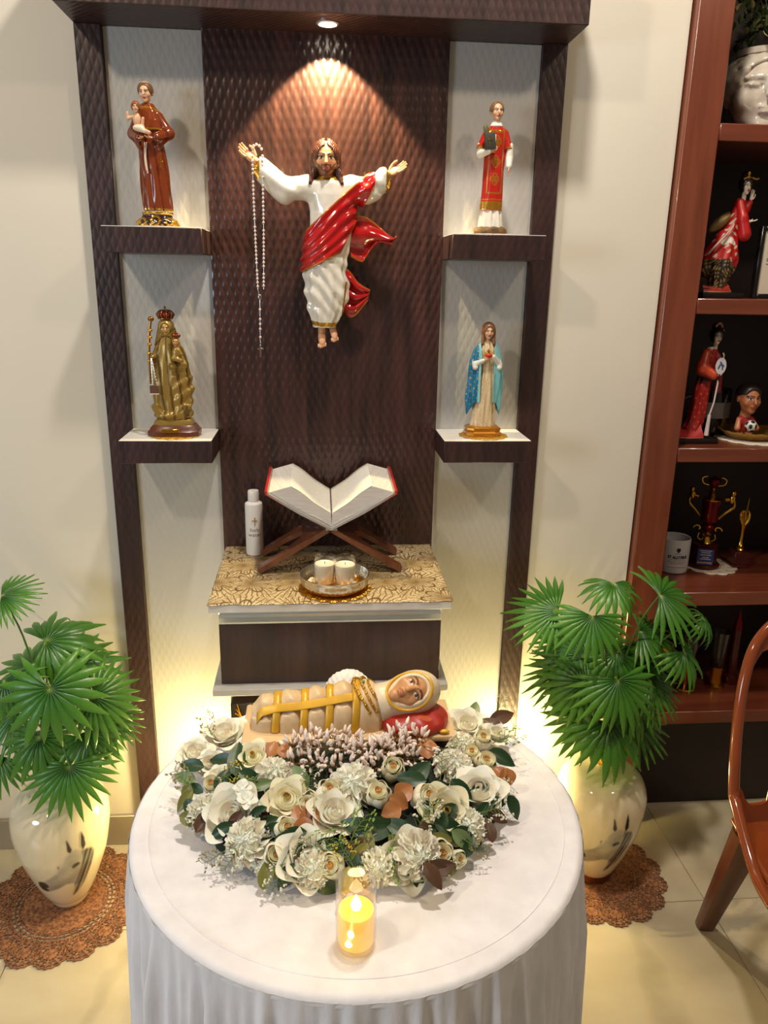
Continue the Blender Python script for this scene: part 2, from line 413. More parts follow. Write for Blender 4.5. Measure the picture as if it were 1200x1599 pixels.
# centre panel with real diamond relief
nx, nz = 241, 421; X = np.linspace(-XC, XC, nx); Z = np.linspace(.0, ZT, nz)
gx, gz = np.meshgrid(X, Z, indexing='ij')
rel = np.abs(np.sin(PI*(gx/.016+gz/.038)))*np.abs(np.sin(PI*(gx/.016-gz/.038)))
rel = rel*(gz > .8)*np.clip((XC-np.abs(gx))/.004, 0, 1)
P = np.stack([gx, -WY-.0016*rel, gz], 2)
V, F = grid(P); F = [f[::-1] for f in F]; V2, F2 = bb(-XC, XC, .0005-WY, .021-WY, 0, ZT, 0)
obj('centre_panel', merge((V, [f[::-1] for f in F]), (V2, F2)), M_DARKP, au, angle=180)
cp = AU('canopy', -XO, XO, -DC, .021, ZT, ZT+.16, M_DARK)
for sx in (-1, 1):
    for z in (ZS1, ZS2):
        x0, x1 = sorted((sx*XI, sx*XC))
        sh = AU('shelf', x0+.0006, x1-.0006, -DS, .0125, z-HS, z-.0012, M_DARK)
        obj('shelf_top', bb(x0+.001, x1-.001, -DS-WY+.0006, .0115-WY, z-.0014, z, .0004), M_WEDGE, sh, label='white laminate top')
# recessed spotlight in the canopy
dl = thing('recessed_downlight', 'small round spotlight glowing in the canopy above the robed wall figure', 'light', (.0, -.067, ZT))
obj('trim_ring', lathe([(.0215, 0), (.0215, -.002), (.017, -.003), (.0165, 0)], 32, True), M_ALU, dl)
me_ = NT('lamp_glow'); me_.set(Roughness=.4); me_.b.inputs['Emission Color'].default_value = (1, .9, .7, 1); me_.b.inputs['Emission Strength'].default_value = 14
me_.b.inputs['Base Color'].default_value = (.9, .9, .85, 1)
obj('lens', lathe([(.0163, -.0005), (.0163, -.0028), (.010, -.004), (.001, -.0045)], 32, True), me_.m, dl)
light('downlight_beam', 'SPOT', (0, -.067, ZT-.008), 30, (1, .80, .42), (0, .16, 1.0), .006, 92, .22)

# ================================================================ drawer cabinet under the centre panel
cb = thing('drawer_cabinet', 'floating drawer cabinet with dark drawer front and white boards under the holy book', 'cabinet', (0, 0, 0))
obj('top_board', bb(-.2353, .2353, -.337, -.002, .8062, .8225, .001), M_WEDGE, cb)
obj('carcass', bb(-.2190, .2190, -.290, -.002, .6366, .8061, .001), M_WEDGE, cb)
dr = obj('drawer', bb(-.2206, .2206, -.307, -.2905, .6375, .7690, .001), laminate('drawer_laminate', s(44, 26, 24), s(66, 40, 36), rough=.4, bump=.15), cb)
prof = [(-.3075, .7692), (-.3088, .7730), (-.3050, .7765), (-.3015, .7805), (-.3010, .7860), (-.3045, .7905), (-.3085, .7935), (-.3085, .7990), (-.2906, .8010), (-.2906, .7692)]
Vp, Fp = prism([(a, b) for a, b in prof], .4412); Vp = np.stack([Vp[:, 1]-.2206, Vp[:, 0], Vp[:, 2]], 1)
obj('handle_profile', (Vp, Fp), M_ALU, dr, label='aluminium handle strip', smooth=False)
obj('bottom_board', bb(-.2362, .2362, -.3294, -.002, .6220, .6364, .001), plain('grey_board', s(190, 186, 178), .5, vary=.04), cb)

# patterned runner on the cabinet top
mc = NT('gold_floral_runner'); c0 = mc.coord()
nz_ = mc.n('ShaderNodeTexNoise'); nz_.inputs['Scale'].default_value = 9; nz_.inputs['Detail'].default_value = 2; mc.l(c0, nz_.inputs['Vector'])
sub = mc.n('ShaderNodeVectorMath', operation='MULTIPLY_ADD'); mc.l(nz_.outputs['Color'], sub.inputs[0]); sub.inputs[1].default_value = (.035, .035, 0); mc.l(c0, sub.inputs[2]); c = sub.outputs[0]
def flower_lines(scale, petals, veins, r0, r1):
    vo = mc.n('ShaderNodeTexVoronoi', feature='F1', voronoi_dimensions='2D'); vo.inputs['Scale'].default_value = scale; vo.inputs['Randomness'].default_value = .8; mc.l(c, vo.inputs['Vector'])
    dv = mc.n('ShaderNodeVectorMath', operation='SUBTRACT'); mc.l(c, dv.inputs[0]); mc.l(vo.outputs['Position'], dv.inputs[1])
    sp = mc.n('ShaderNodeSeparateXYZ'); mc.l(dv.outputs[0], sp.inputs[0]); an = mc.math('ARCTAN2', sp.outputs[1], sp.outputs[0]); d = vo.outputs['Distance']
    rim = mc.math('ADD', r0, mc.math('MULTIPLY', r1, mc.math('ABSOLUTE', mc.math('SINE', mc.math('MULTIPLY', an, petals/2)))))
    edge = mc.math('MULTIPLY', mc.math('ABSOLUTE', mc.math('SUBTRACT', d, rim)), 16)
    vein = mc.math('ADD', .12, mc.math('MULTIPLY', mc.math('ABSOLUTE', mc.math('SINE', mc.math('MULTIPLY', an, veins))), mc.math('ADD', .30, mc.math('MULTIPLY', d, 1.8))))
    return mc.math('MINIMUM', edge, vein)
ln = mc.math('MINIMUM', flower_lines(11, 7, 17.5, .24, .30), mc.math('ADD', .30, flower_lines(23, 5, 10, .22, .30)))
ln = mc.math('MULTIPLY', ln, mc.math('ADD', .65, mc.math('MULTIPLY', mc.noise(45, 3, c0), .7)))
mc.l(mc.ramp(ln, [(.0, s(60, 44, 22)), (.30, s(126, 100, 60)), (.62, s(180, 154, 110)), (1, s(216, 196, 156))]), mc.b.inputs['Base Color'])
mc.bump(ln, .5, .0012); mc.set(Roughness=.36, Metallic=.15)
nx, ny = 60, 44; X = np.linspace(-.237, .238, nx); Y = np.linspace(-.3405, -.0025, ny); gx, gy = np.meshgrid(X, Y, indexing='ij')
rr = np.random.RandomState(3); wob = .0018*np.sin(gx*90)+.001*np.sin(gx*230+1)
P = np.stack([gx, gy+wob*(np.abs(gy+.3405) < .01), .8240+.0005*np.sin(gx*60)*np.sin(gy*50)], 2)
tag(obj('table_runner', grid(P), mc.m, angle=180, solid=.0012), 'gold and cream floral patterned runner covering the drawer cabinet top', 'cloth')

# ================================================================ built-in bookcase on the right
bc = thing('bookcase', 'reddish brown built-in wooden bookcase with dark back at the right edge', 'bookcase', (0, 0, 0))
BX0, BX1 = .742, 1.90
obj('stile', bb(BX0, BX0+.078, WY-.022, WY+.02, 0, 2.4, .003), M_RED, bc)
obj('stile', bb(1.42, 1.48, WY-.022, WY+.02, 0, 2.4, .003), M_RED, bc)
obj('side_panel', bb(BX0+.050, BX0+.068, WY+.021, WY+.30, 0, 2.4, .001), M_BACK, bc)
obj('side_panel', bb(1.482, 1.50, WY+.021, WY+.30, 0, 2.4, .001), M_BACK, bc)
obj('back_panel', bb(BX0+.050, 1.50, WY+.301, WY+.315, 0, 2.4, .001), M_BACK, bc)
SHZ = [1.748, 1.394, 1.054, .686, .348]
for i, z in enumerate(SHZ):
    th = .034 if i < 3 else .036
    obj('shelf', bb(BX0+.0785, 1.4195, WY-.019, WY+.300, z-th, z, .002), M_REDH, bc)
obj('plinth', bb(BX0+.0785, 1.4195, WY+.07, WY+.09, 0, .311, .001), M_BACK, bc)

# ================================================================ round table under a white cloth
TX, TY, TZ, TR = .034, -.714, .65, .327
M_TWOOD = wood('plain_table_wood', s(120, 84, 52), s(150, 108, 70))
tb = thing('round_table', 'round wooden table hidden under the gathered white cloth', 'table', (TX, TY, 0))
obj('table_top', lathe([(TR-.012, TZ-.030), (TR-.006, TZ-.028), (TR-.006, TZ-.006), (TR-.010, TZ-.004)], 64), M_TWOOD, tb)
for k in range(4):
    a = PI/4+k*PI/2
    obj('leg', tube([(.20*math.cos(a), .20*math.sin(a), 0), (.17*math.cos(a), .17*math.sin(a), TZ-.031)], [.014, .02], 12), M_TWOOD, tb)
mt = NT('white_cotton_cloth'); c = mt.coord()
mt.l(mt.ramp(mt.noise(26, 4), [(.3, s(232, 228, 228)), (.7, s(244, 241, 241))]), mt.b.inputs['Base Color'])
mt.bump(mt.math('ADD', mt.noise(60, 4), mt.math('MULTIPLY', mt.noise(14, 3), 1.5)), .35, .003); mt.set(Roughness=.85)
mt.b.inputs['Sheen Weight'].default_value = .2; M_CLOTH = mt.m
mk = NT('white_gathered_voile'); mk.l(mk.ramp(mk.noise(40, 4, None, (1, 1, .25)), [(.3, s(222, 220, 224)), (.7, s(242, 240, 243))]), mk.b.inputs['Base Color'])
mk.bump(mk.noise(70, 4, None, (1, 1, .3)), .5, .003); mk.set(Roughness=.8); M_VOILE = mk.m
tc = thing('tablecloth', 'round white tablecloth with gathered voile skirt under the flowers', 'tablecloth', (TX, TY, 0))
n = 220; a = np.arange(n)*2*PI/n; R = []
for r in np.linspace(.002, TR, 40):
    zz = TZ+.001+.0010*np.sin(9*a+r*40)*np.sin(r*50)*np.clip(r/.1, 0, 1); R.append(np.stack([r*np.cos(a), r*np.sin(a), zz], 1))
for t in np.linspace(0, 1, 6)[1:]:
    r = TR+.010*math.sin(t*PI/2); R.append(np.stack([r*np.cos(a), r*np.sin(a), np.full(n, TZ+.001-.012*(1-math.cos(t*PI/2)))], 1))
V, F = rings(R, True, False); F.append(tuple(range(n))[::-1])
top = obj('cloth_top', (V, F), M_CLOTH, tc, angle=180)
obj('seam', tube([((TR-.018)*math.cos(t), (TR-.018)*math.sin(t), TZ+.0012) for t in np.arange(180)*2*PI/180], .0008, 6, closed=True), M_CLOTH, top)
n = 720; a = np.arange(n)*2*PI/n; rs = np.random.RandomState(5)
fold = sum(A*np.sin(k*a+rs.rand()*6.3) for k, A in ((23, .5), (37, .7), (58, .9), (83, .6), (104, .4)))
fold2 = sum(A*np.sin(k*a+rs.rand()*6.3) for k, A in ((9, .6), (17, .9), (31, .6)))
R = []
for t in np.linspace(0, 1, 30):
    z = TZ-.005-(TZ-.017)*t; amp = .0004+.0060*min(1, t*6); r = TR+.0098+.012*math.sin(min(1, t*1.2)*PI/2)+.006*t+amp*fold+.011*t*fold2
    R.append(np.stack([r*np.cos(a), r*np.sin(a), np.full(n, z)], 1))
obj('skirt', rings(R, True, False), M_VOILE, tc, angle=180)

# ---------------------------------------------------------------- LED candle in a glass tube
cg = thing('glass_candle', 'lit yellow candle in a clear glass cylinder at the front of the white table', 'candle', (.018, -.974, TZ+.003)); cg.scale = (1, 1, .96)
def thin_glass(name, tint=(1, 1, 1)):
    g = NT(name); tr = g.n('ShaderNodeBsdfTransparent'); tr.inputs[0].default_value = (*tint, 1); gl = g.n('ShaderNodeBsdfGlossy'); gl.inputs['Roughness'].default_value = .03
    lw = g.n('ShaderNodeLayerWeight'); lw.inputs['Blend'].default_value = .28; mxs = g.n('ShaderNodeMixShader')
    g.l(g.math('ADD', .03, g.math('MULTIPLY', lw.outputs['Facing'], .55)), mxs.inputs[0]); g.l(tr.outputs[0], mxs.inputs[1]); g.l(gl.outputs[0], mxs.inputs[2]); g.l(mxs.outputs[0], g.out.inputs[0]); return g.m
M_GLASS = thin_glass('clear_glass')
obj('glass', lathe([(.020, 0), (.0235, .002), (.0245, .008), (.0245, .0945), (.0238, .0955), (.0231, .0945), (.0231, .010), (.021, .006), (.002, .005)], 48), M_GLASS, cg)
mw = NT('glowing_wax'); mw.l(mw.ramp(mw.noise(30, 2), [(.3, s(252, 182, 16)), (.7, s(255, 200, 40))]), mw.b.inputs['Base Color']); mw.set(Roughness=.5)
mw.b.inputs['Subsurface Weight'].default_value = .4; mw.b.inputs['Subsurface Scale'].default_value = .02
mw.b.inputs['Emission Color'].default_value = (1, .56, .02, 1); mw.b.inputs['Emission Strength'].default_value = .72
wx = obj('wax', lathe([(.0215, .0075), (.0222, .02), (.0222, .050), (.021, .054), (.014, .052), (.006, .050), (.001, .0495)], 40), mw.m, cg)
mfm = NT('flame'); mfm.b.inputs['Emission Color'].default_value = (1, .80, .38, 1); mfm.b.inputs['Emission Strength'].default_value = 9; mfm.b.inputs['Base Color'].default_value = (1, .8, .4, 1)
obj('flame', lathe([(.001, .0515), (.0052, .055), (.0066, .060), (.0044, .067), (.0006, .075)], 16), mfm.m, cg)
for k, (x, z) in enumerate(((-.006, .036), (-.009, .020))):
    obj('light_chip', ellip((x, -.0195, z), (.0048, .003, .0075 if k == 0 else .0045), 14, 10), mfm.m, wx, label='bright lamp inside the candle')
light('candle_light', 'POINT', (.018, -.974, TZ+.085), .10, (1, .7, .28), None, .008)

# ---------------------------------------------------------------- globe lamps on the floor behind the table
mgl = NT('warm_globe'); mgl.b.inputs['Emission Color'].default_value = (1, .80, .34, 1); mgl.b.inputs['Emission Strength'].default_value = 22; mgl.b.inputs['Base Color'].default_value = (1, .9, .6, 1)
for x, y, w_, nm in ((-.31, -.13, 7.5, 'left'), (.465, -.10, 8.5, 'right')):
    g = thing('floor_lamp', 'small glowing globe lamp on the floor behind the table, by the %s post' % nm, 'lamp', (x, y, 0), group='globe lamps on the floor')
    obj('base', lathe([(.04, 0), (.04, .010), (.014, .016), (.012, .20), (.02, .205)], 24), M_GOLD, g)
    obj('globe', ellip((0, 0, .228), (.026, .026, .026), 24, 14), mgl.m, g)
    light('floor_lamp_light', 'POINT', (x, y-.0, .262), w_, (1, .78, .33), None, .03)

# ================================================================ vases, crochet mats and fan palms
mv = NT('cream_glazed_ceramic'); mv.l(mv.ramp(mv.noise(5, 3), [(.3, s(226, 212, 178)), (.7, s(234, 222, 192))]), mv.b.inputs['Base Color']); mv.set(Roughness=.07)
mv.b.inputs['Coat Weight'].default_value = .6; M_VASE = mv.m
M_COPP = plain('copper_band', s(150, 96, 62), .25, .9)
VP = [(.046, .018), (.058, .04), (.078, .09), (.094, .14), (.1035, .19), (.107, .225), (.104, .255), (.092, .282), (.070, .300), (.044, .309), (.027, .316), (.0215, .326), (.0205, .338)]
vz = [z for r, z in VP]; vr = [r for r, z in VP]
def smooth_profile(p, n=6): q = catmull([(r, z, 0) for r, z in p], n); return [(a[0], a[1]) for a in q]
SP = smooth_profile(VP)
def vrad(z): return np.interp(z, [p[1] for p in SP], [p[0] for p in SP])
def inpoly(x, z, poly):
    P_ = np.asarray(poly, float); c = np.zeros(x.shape, bool); j = len(P_)-1
    for i in range(len(P_)):
        with np.errstate(divide='ignore', invalid='ignore'):
            cr = ((P_[i, 1] > z) != (P_[j, 1] > z)) & (x < (P_[j, 0]-P_[i, 0])*(z-P_[i, 1])/(P_[j, 1]-P_[i, 1]+1e-12)+P_[i, 0])
        c ^= cr; j = i
    return c
# painted horse head, outline in pixels of the print (x right, y down)
H_HEAD = [(232, 362), (262, 352), (292, 366), (322, 372), (345, 384), (352, 405), (330, 450), (300, 500), (275, 545), (245, 545), (232, 530), (200, 526), (160, 545), (122, 562), (95, 568), (70, 560), (52, 535), (54, 510), (80, 503), (120, 480), (160, 455), (185, 425), (205, 395), (215, 378)]
H_MANE = [(296, 372), (320, 372), (345, 378), (362, 398), (358, 425), (345, 460), (318, 505), (290, 555), (255, 595), (222, 617), (235, 575), (240, 540), (262, 500), (285, 450), (296, 405)]
H_EARS = [[(222, 292), (234, 310), (248, 350), (236, 362), (224, 350)], [(302, 280), (314, 310), (318, 350), (300, 372), (292, 345), (296, 310)]]
H_MUZ = [(52, 512), (70, 503), (95, 508), (108, 520), (112, 535), (95, 545), (112, 558), (95, 568), (68, 560), (54, 540)]
H_EYE = [(236, 430), (252, 420), (272, 420), (280, 432), (262, 440), (240, 446)]
H_LASH = [(168, 415), (178, 412), (174, 425), (172, 440)]
def horse_print(parent, a0, zc, hgt):
    sc = hgt/340*.74; sv = hgt/340; nu, nvv = 150, 150; u = np.linspace(40, 375, nu); v = np.linspace(272, 625, nvv); U_, V_ = np.meshgrid(u, v, indexing='ij')
    def soft(poly, w_=6):
        acc = 0
        for dx, dy in ((-w_, 0), (w_, 0), (0, -w_), (0, w_), (0, 0)): acc = acc+inpoly(U_+dx, V_+dy, poly)/5
        return acc[..., None]
    base = np.array(s(230, 216, 184)); C = np.broadcast_to(base, U_.shape+(3,)).copy(); rs = np.random.RandomState(2)
    hd = soft(H_HEAD); tone = .80+.14*np.sin(U_*.045+V_*.03)*np.sin(V_*.05)[...]; face = np.array(s(206, 198, 178))*tone[..., None]
    C = C*(1-hd)+face*hd
    jaw = np.clip((V_-470-(U_-120)*.02)/70, 0, 1)[..., None]*hd*.45; C = C*(1-jaw)+np.array(s(92, 84, 74))*jaw
    mn = soft(H_MANE); st = (.78+.22*np.sin((U_*.9+V_*.45)*.25))[..., None]; C = C*(1-mn*st)+np.array(s(42, 38, 36))*mn*st
    for e in H_EARS: q = soft(e, 4); C = C*(1-q)+np.array(s(48, 42, 38))*q
    for e, cc in ((H_MUZ, s(40, 36, 34)), (H_EYE, s(56, 48, 42)), (H_LASH, s(90, 78, 64))): q = soft(e, 4); C = C*(1-q)+np.array(cc)*q
    keep = (soft(H_HEAD, 7)+soft(H_MANE, 7)+soft(H_EARS[0], 5)+soft(H_EARS[1], 5)+soft(H_LASH, 4))[..., 0] > 0
    z = zc-(V_-450)*sv; r = vrad(z)+.0005; th = a0+(U_-205)*sc/np.maximum(r, .06)
    P_ = np.stack([r*np.sin(th), -r*np.cos(th), z], 2); Vv, Ff = grid(P_); kf = keep.reshape(-1)
    Ff = [f[::-1] for f in Ff if all(kf[i] for i in f)]; used = sorted({i for f in Ff for i in f}); mp = {k: i for i, k in enumerate(used)}
    obj('horse_head_print', (Vv[used], [tuple(mp[i] for i in f)[::-1] for f in Ff]), P_GLOSS, parent, col=C.reshape(-1, 3)[used], angle=180, label='grey horse head with dark mane printed on the glaze')
def vase(label, x, y, a0, zc, ring):
    t = thing('vase', label, 'vase', (x, y, .0068), group='horse-print floor vases')
    if not ring: t.scale = (1, 1, 1)
    prof = [(.03, 0.0 if ring else .0)]+([(.046, .0), (.046, .017)] if False else [])
    b = obj('body', lathe([(.001, .018)]+SP+[(.0175, .338), (.016, .32), (.03, .30), (.001, .295)], 64), M_VASE, t, angle=60)
    obj('neck_band', lathe([(.0235, .318), (.0250, .324), (.0235, .332), (.0225, .340), (.0185, .340), (.019, .33)], 40), M_GOLD, t, label='gold neck band')
    obj('foot_ring', lathe([(.044, 0), (.047, .003), (.0465, .016), (.0470, .0195), (.03, .0195)] if ring else [(.036, 0), (.039, .002), (.0445, .014), (.0462, .0195), (.03, .0195)], 48), M_COPP if ring else M_VASE, t, label='copper foot ring' if ring else None)
    horse_print(t, a0, zc, .195)
    return t
VR = (.655, -.165); VL = (-.618, -.168)
vase('cream horse-print vase with copper foot beside the bookcase', VR[0], VR[1], -.14, .152, True)
vase('cream horse-print vase at the left wall side', VL[0], VL[1], .33, .150, False)
# crochet mats
mcr = NT('brown_crochet'); mcr.l(mcr.ramp(mcr.noise(160, 3), [(.35, s(98, 58, 34)), (.65, s(164, 112, 74))]), mcr.b.inputs['Base Color']); mcr.bump(mcr.noise(260, 2), .8, .002); mcr.set(Roughness=.85); M_CRO = mcr.m
def crochet(name, label, x, y, R, z, mat, k=15, cat='mat', th=.0045, wdt=.0022):
    t = thing(name, label, cat, (x, y, z), group='brown crochet mats under the floor vases' if name == 'crochet_mat' else 'round lace mats'); rm = R*math.sin(PI/k)*1.0; rc = R-rm
    G = [lathe([(.001, .001), (R*.50, .001), (R*.50, th*.6), (.001, th*.6)], 48)]
    for rr_ in np.linspace(R*.52, rc-rm*.7, 4): G.append(tube([(rr_*math.cos(q), rr_*math.sin(q), th*.5) for q in np.arange(72)*2*PI/72], wdt, 5, closed=True))
    for q in np.arange(48)*2*PI/48: G.append(tube([(R*.48*math.cos(q), R*.48*math.sin(q), th*.5), ((rc-rm*.5)*math.cos(q+.06), (rc-rm*.5)*math.sin(q+.06), th*.5)], wdt*.8, 5))
    obj('lace_centre', merge(*G), mat, t)
    G = [lathe([(.001, .001), (rm*.40, .001), (rm*.40, th*.8), (.001, th)], 20)]
    for f in (.55, .80, .98): G.append(tube([(rm*f*(1+.05*math.cos(16*q))*math.cos(q), rm*f*(1+.05*math.cos(16*q))*math.sin(q), th*.5) for q in np.arange(64)*2*PI/64], wdt*.9, 5, closed=True))
    for q in np.arange(16)*2*PI/16: G.append(tube([(rm*.35*math.cos(q), rm*.35*math.sin(q), th*.5), (rm*math.cos(q), rm*math.sin(q), th*.5)], wdt*.8, 5))
    me = mesh('medallion', merge(*G), mat)
    for i in range(k):
        o = obj('medallion', me, None, t); q = i*2*PI/k+.1; o.location = (rc*math.cos(q), rc*math.sin(q), 0)
    return t
crochet('crochet_mat', 'round brown crochet mat under the vase beside the bookcase', VR[0]+.012, VR[1]-.004, .168, 0, M_CRO)
crochet('crochet_mat', 'round brown crochet mat under the vase at the left wall side', VL[0]-.01, VL[1]-.012, .188, 0, M_CRO, 16)

ml = NT('palm_leaf'); a_ = ml.n('ShaderNodeAttribute', attribute_name='Col'); m2 = ml.n('ShaderNodeMix', data_type='RGBA', blend_type='MULTIPLY'); m2.inputs[0].default_value = 1
ml.l(a_.outputs['Color'], m2.inputs[6]); ml.l(ml.ramp(ml.noise(40, 3), [(.3, (.75, .8, .7)), (.7, (1, 1, 1))]), m2.inputs[7]); ml.l(m2.outputs[2], ml.b.inputs['Base Color'])
ml.set(Roughness=.34); ml.b.inputs['Subsurface Weight'].default_value = .08; ml.b.inputs['Subsurface Scale'].default_value = .01; M_PALM = ml.m
M_STEM = plain('palm_stem', s(72, 110, 42), .5)
def fan(seed, span, droop, nl=17):
    """pleated fan blade, hub at origin, middle leaflet along +x, upper side +z, unit length"""
    r_ = random.Random(seed); V = []; F = []; C = []
    ts = [0, .10, .25, .42, .58, .72, .84, .93, 1.0]
    for i in range(nl):
        a0 = -span/2+span*(i+.5)/nl; L = (1-.20*abs(a0/(span/2))**2)*r_.uniform(.90, 1.04); half = span/nl/2*1.04
        b0 = len(V); dr = droop*r_.uniform(.8, 1.25); tw = r_.uniform(-.06, .06)
        for t in ts:
            wd = half if t < .45 else half*max(0, (1-((t-.45)/.55)**1.7))*(.45/t)**.35
            if t > .45: wd = half*.45/t*(1.25-((t-.45)/.55)**2*1.25+.0) if t < 1 else 0
            wd = min(wd, half)
            for k, off in enumerate((-1, 0, 1)):
                a = a0+off*wd+tw*max(0, t-.45); rr_ = t*L*(1 if k == 1 else .99)
                x, y = rr_*math.cos(a), rr_*math.sin(a); z = (.018+.02*t)*(1 if k == 1 else -.6)*(1-t*.5)-dr*(t**2.0)*.55+.06*t*(1-t)
                q = math.sqrt(max(.05, 1-(dr*t*.75)**2)); V.append((x*q, y*q, z))
                e = .5+.5*r_.random()
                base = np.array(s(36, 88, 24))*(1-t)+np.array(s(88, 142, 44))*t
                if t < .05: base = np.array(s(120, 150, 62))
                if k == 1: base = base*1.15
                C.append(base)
        for j in range(len(ts)-1):
            p = b0+3*j
            F.append((p, p+3, p+4, p+1)); F.append((p+1, p+4, p+5, p+2))
    return (np.array(V), F), np.array(C)
FANS = []
for k, (sp_, dr_) in enumerate(((3.9, .55), (4.6, .75), (3.4, .35), (5.2, .5), (4.0, 1.0))):
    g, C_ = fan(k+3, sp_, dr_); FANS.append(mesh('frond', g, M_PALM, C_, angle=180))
def palm(label, root, specs):
    """specs: hub pixel x,y, plane y, leaf direction in the picture (deg, 0 right, 90 up), facing (x,y,z), length m, fan kind"""
    t = thing('palm_plant', label, 'plant', root, group='fan palms in the floor vases')
    R0 = np.array(root)
    obj('stem', tube(catmull([(0, 0, -.05), (.004, .004, .05), (0, .01, .16)], 6), np.linspace(.007, .005, 13), 8), M_STEM, t)
    for px, py, yy, deg, nrm, L, kind in specs:
        H = aty(px, py, yy); z = np.array(nrm, float); z /= np.linalg.norm(z)
        d = CAM_R*math.cos(math.radians(deg))+CAM_U*math.sin(math.radians(deg)); x = d-z*(d@z); x /= np.linalg.norm(x); y = np.cross(z, x); L *= 1.17
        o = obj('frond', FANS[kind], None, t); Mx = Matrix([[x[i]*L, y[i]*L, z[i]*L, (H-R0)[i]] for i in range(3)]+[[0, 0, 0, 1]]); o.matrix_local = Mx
        h = H-R0; st = np.array([0, .005, .06+.25*max(0, h[2]-.05)]); mid = (h+st)/2+np.array([0, 0, .05])*min(1, np.linalg.norm(h-st)/.1)
        sto = obj('petiole', tube(catmull([st, mid, h-z*.002], 5), np.linspace(.0028, .0018, 11), 6), M_STEM, t)
palm('bushy green fan palm in the vase beside the bookcase', (VR[0], VR[1], .335), [
    (925, 962, -.22, -100, (-.1, -.75, .65), .105, 0), (872, 955, -.18, 165, (-.25, -.55, .8), .115, 2), (958, 912, -.14, -95, (0, -.35, .9), .085, 1),
    (1030, 930, -.17, 5, (.15, -.55, .85), .115, 0), (1098, 966, -.13, -30, (.5, -.4, .75), .07, 4), (1068, 1018, -.19, -55, (.35, -.6, .7), .085, 1),
    (998, 985, -.13, -20, (.2, -.4, .85), .105, 2), (915, 1025, -.15, 178, (-.3, -.6, .75), .125, 2), (965, 1062, -.25, -85, (.05, -.8, .6), .120, 0),
    (915, 1066, -.20, -155, (-.3, -.7, .65), .115, 0), (1012, 1062, -.17, -45, (.35, -.6, .7), .105, 2), (950, 1128, -.24, -70, (.1, -.72, .7), .128, 1),
    (925, 1118, -.21, -145, (-.3, -.7, .62), .115, 0), (940, 1015, -.10, 110, (0, -.5, .85), .10, 3), (985, 1120, -.18, -40, (.3, -.6, .75), .115, 2), (962, 1020, -.16, -95, (0, -.7, .7), .11, 1), (1005, 1030, -.13, -60, (.2, -.6, .75), .105, 0), (890, 1045, -.13, 200, (-.3, -.5, .8), .11, 2), (985, 1085, -.20, -60, (.2, -.7, .7), .11, 0), (900, 1000, -.10, 140, (-.2, -.4, .9), .10, 2)])
palm('bushy green fan palm in the vase at the left wall side', (VL[0], VL[1], .335), [
    (78, 1075, -.26, -80, (.0, -.88, .48), .118, 3), (145, 1088, -.22, -12, (.3, -.75, .55), .108, 0), (72, 1002, -.16, 25, (.0, -.55, .8), .122, 1),
    (2, 932, -.15, 20, (-.1, -.45, .85), .078, 2), (8, 1062, -.22, -70, (-.2, -.8, .55), .09, 0), (135, 1142, -.20, -50, (.3, -.7, .6), .105, 0),
    (62, 1150, -.22, -95, (0, -.75, .62), .105, 1), (108, 1196, -.25, -88, (.05, -.78, .6), .112, 0), (0, 1180, -.20, -120, (-.2, -.7, .65), .09, 0),
    (165, 1120, -.16, -25, (.4, -.5, .75), .085, 2), (110, 1040, -.12, 60, (.1, -.5, .85), .115, 3), (30, 1110, -.15, 200, (-.4, -.5, .75), .12, 2),
    (50, 1040, -.11, 120, (-.2, -.4, .9), .11, 3), (95, 1150, -.14, 160, (-.3, -.5, .8), .10, 2)])

# ================================================================ moulded plastic chair at the right edge
mch = NT('brown_glossy_plastic'); mch.l(mch.ramp(mch.noise(6, 2), [(.3, s(128, 58, 22)), (.7, s(140, 66, 28))]), mch.b.inputs['Base Color']); mch.set(Roughness=.12); mch.b.inputs['Coat Weight'].default_value = .5; M_CHAIR = mch.m
M_CHLEG = plain('dark_brown_plastic', s(86, 42, 26), .3)
ch = thing('plastic_chair', 'glossy brown moulded plastic chair with slotted backrest cut off by the right edge', 'chair', (.775, -.50, 0), math.radians(-9))
SW, SD, SZ = .44, .40, .425
def lean(V):  # backrest coordinates: x across, z up from seat, bends back with height and wraps round the sitter
    x, y, z = V[:, 0], V[:, 1], V[:, 2]; u = (x-SW/2)/(SW/2)
    return np.stack([x, y+.02+.20*z+.10*z*z-.045*(u*u)*(1-z*.6), z+SZ], 1)
BH = .405
